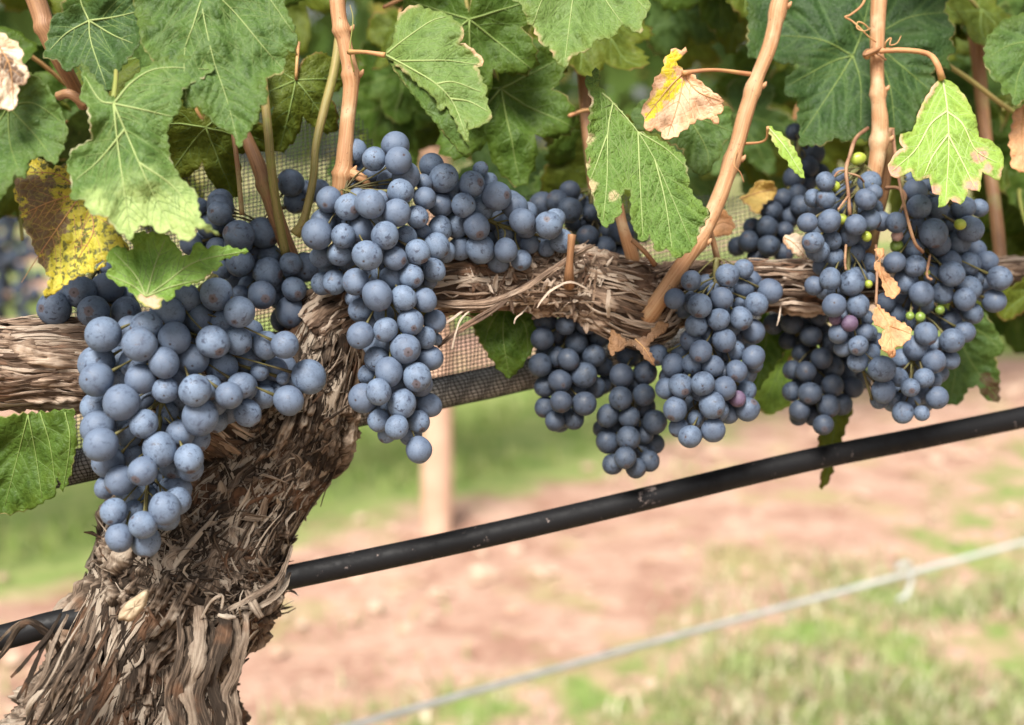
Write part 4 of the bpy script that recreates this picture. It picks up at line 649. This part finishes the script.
tG = (710, 130, 5.12); tH = (824, 160, 5.12); tI = (760, 230, 5.12); tL = (760, 310, 4.267)
B('G', tG, [(140, 595, 52, 1), (200, 571, 58, 0), (300, 594, 58, 0), (243, 655, 56, 1), (375, 630, 52, 1), (292, 497, 57, 0), (215, 495, 47, 1), (380, 515, 47, 1), (315, 415, 58, 1), (372, 350, 50, 1), (448, 335, 56, 1), (465, 390, 56, 0), (410, 445, 56, 1), (525, 120, 62, 3), (430, 245, 55, 2), (560, 225, 52, 3), (510, 185, 50, 3), (470, 70, 42, 4), (430, 10, 45, 4)])
B('H', tG, [(592, 263, 51, 0), (530, 350, 50, 1), (592, 353, 51, 0), (498, 474, 53, 0), (610, 465, 61, 0), (527, 573, 56, 0), (555, 620, 57, 1), (625, 565, 50, 1), (635, 652, 52, 1), (815, 270, 60, 1), (840, 320, 42, 0), (798, 356, 58, 0), (745, 485, 56, 0), (715, 530, 66, 1), (820, 460, 56, 0), (875, 465, 52, 1), (750, 320, 45, 2), (740, 400, 45, 2), (690, 395, 40, 2), (665, 235, 45, 3), (550, 400, 50, 3), (740, 630, 55, 2), (810, 680, 50, 2), (757, 148, 34, 1, 'G2'), (640, 288, 27, 0, 'G'), (676, 455, 27, 0, 'G'), (802, 545, 26, 0, 'G'), (955, 592, 32, 1, 'G3'), (958, 541, 30, 0, 'G4')])
B('H', tH, [(468, 157, 60, 1), (487, 240, 61, 0), (578, 247, 57, 1), (560, 205, 45, 2), (712, 245, 60, 1), (795, 245, 45, 2), (560, 375, 73, 0), (590, 430, 60, 1), (748, 353, 66, 0), (690, 420, 62, 1), (640, 340, 32, 2), (470, 335, 52, 2), (370, 320, 56, 0), (460, 455, 52, 1), (362, 523, 56, 0), (467, 543, 57, 0), (418, 622, 66, 1), (645, 520, 58, 1), (653, 583, 66, 0), (745, 530, 58, 1), (500, 685, 64, 0), (608, 680, 57, 1), (742, 657, 66, 1), (720, 712, 58, 0), (780, 610, 37, 2), (835, 522, 57, 1), (898, 605, 63, 0), (870, 722, 61, 1), (435, 95, 35, 2), (530, 130, 35, 3), (697, 330, 29, 0, 'G'), (525, 575, 18, 0, 'G')])
B('H', tI, [(360, 250, 58, 0), (470, 271, 66, 0), (278, 285, 50, 1), (380, 386, 61, 0), (502, 385, 61, 0), (392, 332, 50, 2), (385, 454, 34, 0, 'P'), (458, 478, 44, 0, 'P'), (400, 530, 53, 1), (540, 450, 42, 2), (537, 525, 46, 1), (430, 600, 52, 1), (503, 592, 52, 0), (500, 675, 55, 1), (840, 375, 60, 2), (850, 533, 59, 0), (800, 603, 66, 1), (982, 566, 64, 0), (890, 670, 60, 0), (975, 665, 48, 1), (975, 470, 57, 2, 'D'), (725, 660, 52, 2), (600, 570, 45, 3), (640, 370, 50, 3), (700, 430, 50, 3), (560, 250, 35, 2), (768, 440, 22, 0, 'G3'), (820, 446, 26, 0, 'G3'), (920, 410, 25, 1, 'G3'), (556, 277, 21, 0, 'G')])
B('H', tL, [(520, 252, 58, 0), (527, 345, 52, 1), (640, 240, 42, 2), (872, 95, 46, 1), (700, 290, 43, 0), (640, 330, 41, 0), (645, 395, 43, 1), (590, 287, 42, 1), (690, 440, 33, 0), (755, 375, 49, 0), (610, 438, 46, 1), (568, 390, 46, 2), (510, 380, 42, 2), (745, 300, 32, 2)])
B('H2', tL, [(135, 55, 48, 1), (218, 110, 48, 1), (262, 206, 46, 0), (195, 263, 46, 0), (137, 255, 42, 1), (310, 245, 48, 1), (310, 322, 49, 0), (213, 356, 50, 0), (135, 347, 42, 1), (168, 430, 47, 0), (165, 455, 40, 1), (292, 411, 50, 0), (348, 402, 46, 1), (270, 490, 45, 0), (395, 330, 47, 1), (360, 290, 50, 2), (350, 150, 50, 2), (300, 140, 50, 2), (60, 60, 45, 2), (380, 240, 45, 2), (420, 285, 45, 2), (120, 130, 40, 3), (245, 30, 42, 1)])
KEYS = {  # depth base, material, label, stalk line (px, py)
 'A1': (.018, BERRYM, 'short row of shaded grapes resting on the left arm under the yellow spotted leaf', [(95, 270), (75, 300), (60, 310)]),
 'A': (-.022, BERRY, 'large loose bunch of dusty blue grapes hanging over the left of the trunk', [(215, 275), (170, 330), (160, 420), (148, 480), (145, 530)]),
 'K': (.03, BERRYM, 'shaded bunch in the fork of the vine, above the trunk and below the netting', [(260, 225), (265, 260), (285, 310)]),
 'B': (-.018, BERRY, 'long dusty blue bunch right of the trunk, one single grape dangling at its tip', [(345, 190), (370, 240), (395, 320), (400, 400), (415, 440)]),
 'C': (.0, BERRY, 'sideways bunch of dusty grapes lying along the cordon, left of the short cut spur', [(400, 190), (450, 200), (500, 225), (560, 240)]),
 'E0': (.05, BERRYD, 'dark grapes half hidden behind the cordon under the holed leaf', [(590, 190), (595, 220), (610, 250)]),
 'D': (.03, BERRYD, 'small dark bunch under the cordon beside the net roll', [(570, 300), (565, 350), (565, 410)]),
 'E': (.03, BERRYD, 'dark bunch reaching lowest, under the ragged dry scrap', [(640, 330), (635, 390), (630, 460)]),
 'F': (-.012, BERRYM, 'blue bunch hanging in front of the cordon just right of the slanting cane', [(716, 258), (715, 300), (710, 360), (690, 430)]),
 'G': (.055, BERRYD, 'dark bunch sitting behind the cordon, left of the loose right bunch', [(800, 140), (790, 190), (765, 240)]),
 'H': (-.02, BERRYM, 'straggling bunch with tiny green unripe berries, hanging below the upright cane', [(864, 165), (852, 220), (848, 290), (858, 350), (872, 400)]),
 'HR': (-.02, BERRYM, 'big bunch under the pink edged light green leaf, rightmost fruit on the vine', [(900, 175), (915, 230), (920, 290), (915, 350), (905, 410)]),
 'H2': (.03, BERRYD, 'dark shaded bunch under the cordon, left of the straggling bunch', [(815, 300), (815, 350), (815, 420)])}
bunches['HR'] = [b for b in bunches['H'] if b[0] >= 884]; bunches['H'] = [b for b in bunches['H'] if b[0] < 884]
allb = []
for key, lst in bunches.items():
    cxm = np.mean([b[0] for b in lst]); hw = max(20, np.std([b[0] for b in lst])*1.8)
    for x, y, r, l, sp in lst:
        base = KEYS[key][0]; rr = r*rowz(x)/F
        curve = .010*min(1.5, abs(x-cxm)/hw)**2 if key not in ('C', 'A1', 'H', 'HR') else 0
        allb.append([key, x, y, r, l, sp, rowz(x)+base+.0075*l+curve])
# settle: grapes that would sink into each other are pushed apart in depth
N_ = len(allb); X = np.array([b[1] for b in allb]); Y = np.array([b[2] for b in allb]); RP = np.array([b[3] for b in allb]); LY = np.array([b[4] for b in allb], float); Z = np.array([b[6] for b in allb]); Z0 = Z.copy()
ii, jj = np.triu_indices(N_, 1); lp = np.hypot(X[ii]-X[jj], Y[ii]-Y[jj]); kp = lp < (RP[ii]+RP[jj])*.97; ii, jj, lp = ii[kp], jj[kp], lp[kp]
for it in range(160):
    zm = (Z[ii]+Z[jj])/2; need = np.sqrt(np.maximum(((RP[ii]+RP[jj])*.95)**2-lp**2, 0))*zm/F; dz = Z[jj]-Z[ii]
    same = np.array([allb[a][0] == allb[b][0] for a, b in zip(ii, jj)]) if it == 0 else same
    sg = np.where(same & (LY[jj] != LY[ii]), np.sign(LY[jj]-LY[ii]), np.where(dz >= 0, 1, -1)); defi = need-sg*dz; act = defi > 0
    mv = np.zeros(N_); np.add.at(mv, jj[act], sg[act]*defi[act]*.28); np.add.at(mv, ii[act], -sg[act]*defi[act]*.28)
    Z += np.clip(mv, -.004, .004); Z += (Z0-Z)*.01
# hidden grapes behind the visible ones give the bunch its body
pos = [P(x, y, z) for x, y, z in zip(X, Y, Z)]; rad = [r*z/F for r, z in zip(RP, Z)]
cnt = {}
for b in allb: cnt[b[0]] = cnt.get(b[0], 0)+1
fill = []
for key, c in cnt.items():
    idx = [i for i in range(N_) if allb[i][0] == key and allb[i][5] is None]; want = min(int(c*.9), 99-c); got = 0
    # first the gaps one could look through, then the depth of the bunch
    clear = lambda p, r, k=.80: all((p-q).length > (r+t_)*k for q, t_ in zip(pos, rad)) and all((p-q).length > (r+t_)*k for _, q, t_ in fill)
    gx = np.arange(X[idx].min(), X[idx].max(), 3.0); gy = np.arange(Y[idx].min(), Y[idx].max(), 3.0); holes = []; covered = []
    for x in gx:
        for y in gy:
            d = np.hypot(X-x, Y-y); dk = d[idx]/RP[idx]
            if (d < RP*1.0).any(): continue
            near = [i for i, q_ in zip(idx, dk) if q_ < 2.3]; ang = sorted(math.atan2(Y[i]-y, X[i]-x) for i in near)
            if len(ang) >= 3 and max([(b_-a_) for a_, b_ in zip(ang, ang[1:]+[ang[0]+2*math.pi])]) < 2.6: holes.append((min(dk), x, y, near))
    holes.sort(reverse=True)
    for _, x, y, near in holes:
        if got >= want: break
        if any(math.hypot(x-a_, y-b_) < c_*.75 for a_, b_, c_ in covered): continue
        zz_ = np.mean([Z[i] for i in near])+.011; rp = np.mean([RP[i] for i in near])*.92
        for st in range(14):
            z_ = zz_+st*.002; p = P(x, y, z_); r = rp*z_/F
            if clear(p, r): fill.append((key, p, r)); covered.append((x, y, rp)); got += 1; break
    for _ in range(1500):
        if got >= want: break
        i = random.choice(idx); r = rad[i]
        if sum(1 for k in idx if k != i and math.hypot(X[k]-X[i], Y[k]-Y[i]) < 1.7*RP[i]) < 3: continue
        r = rad[i]*random.uniform(.85, 1.0); p = pos[i]+ray(X[i], Y[i])*(rad[i]*random.uniform(1.0, 2.2))+Vector((random.uniform(-1, 1), 0, random.uniform(-1, 1)))*rad[i]*.5
        if all((p-q).length > (r+s)*.88 for q, s in zip(pos, rad)) and all((p-q).length > (r+s)*.88 for _, q, s in fill): fill.append((key, p, r)); got += 1
def grape_mesh(name, k):
    bm = bmesh.new(); bmesh.ops.create_uvsphere(bm, u_segments=36, v_segments=24, radius=1); o = Vector((k*7.7, 0, 0))
    for v in bm.verts:
        c = v.co.copy(); d = 1+.05*noise.noise(c*.9+o)+.006*noise.noise(c*4+o); c *= d; c.z *= 1.03
        pole = max(0, v.co.z-.97)/.03; c.z -= .022*pole
        v.co = c
    me = bpy.data.meshes.new(name); bm.to_mesh(me); bm.free(); me.polygons.foreach_set('use_smooth', [True]*len(me.polygons)); return me
GM = {}
def gmesh(mat):
    k = random.randrange(5)
    if (k, mat.name) not in GM: GM[(k, mat.name)] = grape_mesh('grape', k); GM[(k, mat.name)].materials.append(mat)
    return GM[(k, mat.name)]
SPEC = {'P': BERRYP, 'G': GRN, 'G2': GRN, 'G3': GRND, 'G4': GRNP, 'D': BERRYD}
GRP = 'bunches of dark wine grapes on the vine'
for key, (dz, mat, label, line) in KEYS.items():
    idx = [i for i in range(N_) if allb[i][0] == key]; zmid = float(np.mean([Z[i]-rowz(X[i]) for i in idx]))
    A = spline([(x, y, zmid+.006) for x, y in line], 26); ax = [at(*a) for a in A]; o = empty('grape_bunch', ax[0], label, 'grape bunch', GRP)
    mb = MB(); tube(mb, ax, [.0017*(1-.55*k/25) for k in range(26)], 7)
    items = [(pos[i], rad[i], allb[i][5]) for i in idx]+[(p, r, None) for k, p, r in fill if k == key]
    for p, r, sp in items:
        j = min(range(26), key=lambda k: (ax[k]-p).length + abs(ax[k].z-p.z-.006)*.6); a0 = ax[max(0, j-2)]; dr = (a0-p)
        e = p+dr.normalized()*r*.92; midp = (a0+e)/2+Vector((random.gauss(0, .0015), random.gauss(0, .0015), .001)); q = spline([tuple(a0), tuple(midp), tuple(e)], 7); tube(mb, [Vector(x) for x in q], [.0006, .0005, .0004, .0004, .0004, .0005, .0010], 6)
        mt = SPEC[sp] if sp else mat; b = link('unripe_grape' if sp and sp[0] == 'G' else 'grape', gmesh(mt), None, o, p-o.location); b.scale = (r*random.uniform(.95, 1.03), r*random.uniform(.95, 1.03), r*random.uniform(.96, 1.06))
        if sp == 'G2': b.scale = (r*1.25, r, r*.85)
        # the blossom-end spot looks away from the stalk
        away = (-dr.normalized()+Vector((random.gauss(0, .55), random.gauss(-.35, .5), random.gauss(0, .55)))).normalized(); b.rotation_euler = (away.to_track_quat('Z', 'Y').to_matrix() @ Matrix.Rotation(random.uniform(0, 6.28), 3, 'Z')).to_euler()
        if sp == 'P': b['label'] = 'small purple half ripe grape'
    link('stalk', mb.mesh('stalk', o.location), STALK, o)
# stalks seen over the loose right bunch
rb = [o for o in COL.objects if o.name.startswith('grape_bunch') and 'straggling' in o['label']][0]; mb = MB()
for pts, r in (([(868, 128, -.004), (856, 138, -.012), (850, 155, -.018), (846, 170, -.022), (848, 190, -.024), (850, 215, -.024)], .0013), ([(846, 170, -.022), (838, 172, -.024), (832, 180, -.026)], .0007), ([(848, 173, -.022), (858, 176, -.024), (864, 182, -.02)], .0007), ([(849, 195, -.024), (843, 203, -.026), (838, 210, -.026)], .0008), ([(893, 130, .0), (895, 150, -.012), (900, 185, -.03), (908, 220, -.036), (915, 243, -.034), (923, 252, -.03)], .0011), ([(846, 245, -.02), (845, 262, -.028), (846, 270, -.03)], .0008), ([(876, 245, -.02), (877, 275, -.03), (876, 305, -.034)], .0009), ([(930, 255, -.02), (927, 275, -.034), (932, 280, -.036)], .0009), ([(886, 188, .0), (898, 188, -.01), (905, 196, -.012), (902, 210, -.01)], .0014)):
    A = spline(pts, 20); tube(mb, [at(*a) for a in A], [r*(.8+.25*noise.noise(Vector((i*.5, r*9e3, 0)))) for i in range(20)], 6)
SST = plain('side_stalk', (.16, .075, .045), (.30, .18, .10), 90)
link('side_stalk', mb.mesh('side_stalk', rb.location), SST, rb)
# far bunch of the next vine, out of focus at the left edge
o = empty('grape_bunch', P(12, 190, 2.55), 'out of focus purple bunch at the left edge, behind the spotted yellow leaf', 'grape bunch', GRP); k = 0; done = []
while len(done) < 98 and k < 6000:
    k += 1; px = random.gauss(6, 26); py = random.uniform(196, 318); p = P(px, py, 2.55+random.uniform(-.05, .05)); r = random.uniform(.010, .014)
    if abs(px-6) < 36 and all((p-q).length > r*1.25 for q in done): done.append(p); b = link('grape', gmesh(BERRYD), None, o, p-o.location); b.scale = (r, r, r); b.rotation_euler = (random.random()*6, random.random()*6, 0)
mb = MB(); tube(mb, [P(12, 190, 2.55), P(10, 250, 2.552), P(8, 310, 2.552)], .0016, 6); link('stalk', mb.mesh('stalk', o.location), STALK, o)
# ------------------------------------------------------------------ bird net: rolled edge and hanging sheet
no = empty('bird_net', at(300, 440, .09), 'black bird netting hung behind the fruit, its lower edge rolled into a bundle', 'netting'); NO = no.location.copy()
def nety(px): return 468-.205*(px-75)-.00002*(px-300)**2
RL = spline([(x, nety(x), .095, 17-.004*max(0, x-200)) for x in range(20, 861, 60)], 90); mb = MB(); tube(mb, [at(*a[:3]) for a in RL], [a[3]*.93*(rowz(a[0])+a[2])/F*(1+.06*noise.noise(Vector((i*.2, 0, 0)))) for i, a in enumerate(RL)], 20); link('rolled_net', mb.mesh('rolled_net', NO), NETC, no)
mb = MB(); TH = .00030
def lattice_roll():
    C_ = [at(*a[:3]) for a in RL]; T, N = frames(C_)
    def pt(u, th):
        x = u*(len(RL)-1); i = min(int(x), len(RL)-2); f = x-i; c = C_[i].lerp(C_[i+1], f); n = N[i].lerp(N[i+1], f).normalized(); b = T[i].cross(n); r = RL[i][3]*(rowz(RL[i][0])+.09)/F*(1+.05*noise.noise(Vector((x*.2, th, 0)))); return c+(n*math.cos(th)+b*math.sin(th))*r
    for k in range(26): tube(mb, [pt(u/160, k/26*6.283) for u in range(161)], TH, 3, cap=False)
    for k in range(230): tube(mb, [pt(min(1, max(0, k/230+.002*math.sin(j*.9+k))), j/22*6.283) for j in range(23)], TH, 3, cap=False)
lattice_roll(); link('net_mesh', mb.mesh('net_mesh', NO), NET, no)
mb = MB()
def sh(px, v): # v 0 top .. 1 bottom
    e_ = min(1, max(0, (abs(px-262)-85)/60)); y0_ = 105+90*e_*e_*(3-2*e_); y = y0_+(nety(px)-10-y0_)*v; return at(px, y, .10+.03*(1-v)+.008*noise.noise(Vector((px*.012, v*3, 0))))
for k in range(0, 186): tube(mb, [sh(60+k*4.1+.8*math.sin(j*.7+k), j/24) for j in range(25)], TH*1.15, 3, cap=False)
def shtop(px): e_ = min(1, max(0, (abs(px-262)-85)/60)); return 105+90*e_*e_*(3-2*e_)
for k in range(100):                                                    # threads along the roll, only where the sheet reaches that high
    run = []
    for j in range(128):
        px = 60+j*6; y = nety(px)-10-k*3.9; v = (y-shtop(px))/(nety(px)-10-shtop(px))
        if v >= 0: run.append(sh(px, v))
        else:
            if len(run) > 2: tube(mb, run, TH*1.15, 3, cap=False)
            run = []
    if len(run) > 2: tube(mb, run, TH*1.15, 3, cap=False)
link('net_sheet', mb.mesh('net_sheet', NO), NET, no)
# ------------------------------------------------------------------ drip hose
HP = [(-700, 790, .03), (-420, 732, .038), (-160, 678, .045), (0, 638, .05), (66, 621, .05), (180, 600, .052), (300, 575, .05), (410, 552, .05), (520, 528, .05), (640, 500, .05), (800, 462, .05), (910, 440, .05), (1024, 417, .05), (1200, 380, .05), (1600, 291, .05), (2100, 180, .05)]
A = spline(HP, 260); mb = MB(); tube(mb, [at(*a) for a in A], .0064, 28, [math.exp(-((a[0]-650)/13)**2) for a in A for _ in range(28)]); tag(link('drip_hose', mb.mesh('drip_hose', at(300, 575, .05)), HOSE, None, at(300, 575, .05)), 'scuffed black irrigation hose running behind the trunk and below the bunches', 'hose')
# ------------------------------------------------------------------ next row: wire with clip, post, vines
def wat(px): # wire point: straight line in space, parallel to the rows
    y = 722-.283*(px-380); r = ray(px, y); return CAM + r*(1.05/max(.2, r.dot(RN)))
W0, W1 = wat(380), wat(1024); wd = (W1-W0); wo = empty('trellis_wire', W0, 'thin grey wire with a small hook, out of focus in the lower right', 'wire'); mb = MB()
tube(mb, [W0-wd*1.5+wd*4*t/40+Vector((0, 0, -.004*math.sin(t*.3))) for t in range(41)], .0040, 8); link('strand', mb.mesh('strand', W0), WIRE, wo)
c = wat(905); u_ = wd.normalized(); zz = Vector((0, 0, 1)); mb = MB()
tube(mb, [Vector(p) for p in spline([tuple(c-u_*.02+zz*.012), tuple(c+u_*.004+zz*.014), tuple(c+u_*.016-zz*.004), tuple(c+u_*.008-zz*.03), tuple(c-u_*.012-zz*.036)], 20)], .0034, 8); link('hook', mb.mesh('hook', W0), WIRE, wo)
def ground_at(px, py): r = ray(px, py); t = -(CAM.z)/r.z; return CAM+r*t
pb = ground_at(437, 527); mb = MB()
rr = .040; prof = [(-.3, 1.0), (.0, 1.02), (.5, 1.0), (1.2, .97), (1.78, .95), (1.8, .90)]
tube(mb, [pb+Vector((.004*math.sin(h*3), 0, h)) for h, s in prof], [rr*s for h, s in prof], 20); tag(link('wooden_post', mb.mesh('wooden_post', pb), WOOD, None, pb), 'pale round wooden post of the next row, out of focus below the long bunch', 'post')
def hedge(name, q0, q1, s0, s1, z0, z1, n, label, seed):
    rg = random.Random(seed); mb = MB()
    for _ in range(n):
        q_ = rg.gauss((q0+q1)/2, (q1-q0)/3); s_ = rg.uniform(s0, s1); zt = z1+.25*noise.noise(Vector((s_*1.3, seed, 0))); zb = z0+.14*noise.noise(Vector((s_*2.1, seed, 4)))
        z = zb+(zt-zb)*rg.random()**.8; p = gp(q_, s_)+Vector((0, 0, z)); d = Vector((rg.gauss(0, 1), rg.gauss(0, 1), rg.gauss(.5, .6))).normalized(); a = d.orthogonal().normalized(); a.rotate(Matrix.Rotation(rg.uniform(0, 6.28), 3, d)); b = d.cross(a); r = rg.uniform(.035, .065)
        if noise.noise(p*2.2+Vector((seed, 0, 0))) < -.28: continue
        vs = [p+(a*math.cos(t)+b*math.sin(t))*r*rr_+d*(-.2*r*(rr_**2)) for t, rr_ in ((0, 1), (.5, .75), (.95, .95), (1.5, .65), (2.1, .9), (2.8, .5), (3.14, .2), (3.5, .5), (4.2, .9), (4.8, .65), (5.35, .95), (5.8, .75))]
        mb.add(vs+[p], [(i, (i+1) % 12, 12) for i in range(12)], None, rg.random())
    mt = M(name); t = mt.attr('tint'); cc = mt.mix(mt.ramp(t, .8, .95), mt.mix(t, (.05, .10, .02), (.11, .19, .04)), (.32, .28, .06)); mt.fin(cc, .55, .3)
    tr = mt.N('BsdfTranslucent'); mt.l.new(cc, tr.inputs[0]); mx = mt.N('MixShader'); mx.inputs[0].default_value = .4; mt.l.new(mt.b.outputs[0], mx.inputs[1]); mt.l.new(tr.outputs[0], mx.inputs[2]); mt.l.new(mx.outputs[0], mt.out.inputs[0])
    return tag(link(name, mb.mesh(name), mt.m), label, 'vines', None, 'stuff')
hedge('far_vine_foliage', 2.55, 3.0, -4, 13, 1.0, 1.95, 14000, 'leafy vine row across the aisle, seen blurred through gaps in the leaves', 1)
hedge('far_vine_foliage', 5.1, 5.5, -5, 18, .92, 1.9, 11000, 'second leafy vine row, beyond the first one across the aisle', 2)
hedge('far_vine_foliage', 7.6, 8.1, -4, 24, .42, 1.9, 9000, 'third leafy vine row, farthest of the rows', 3)
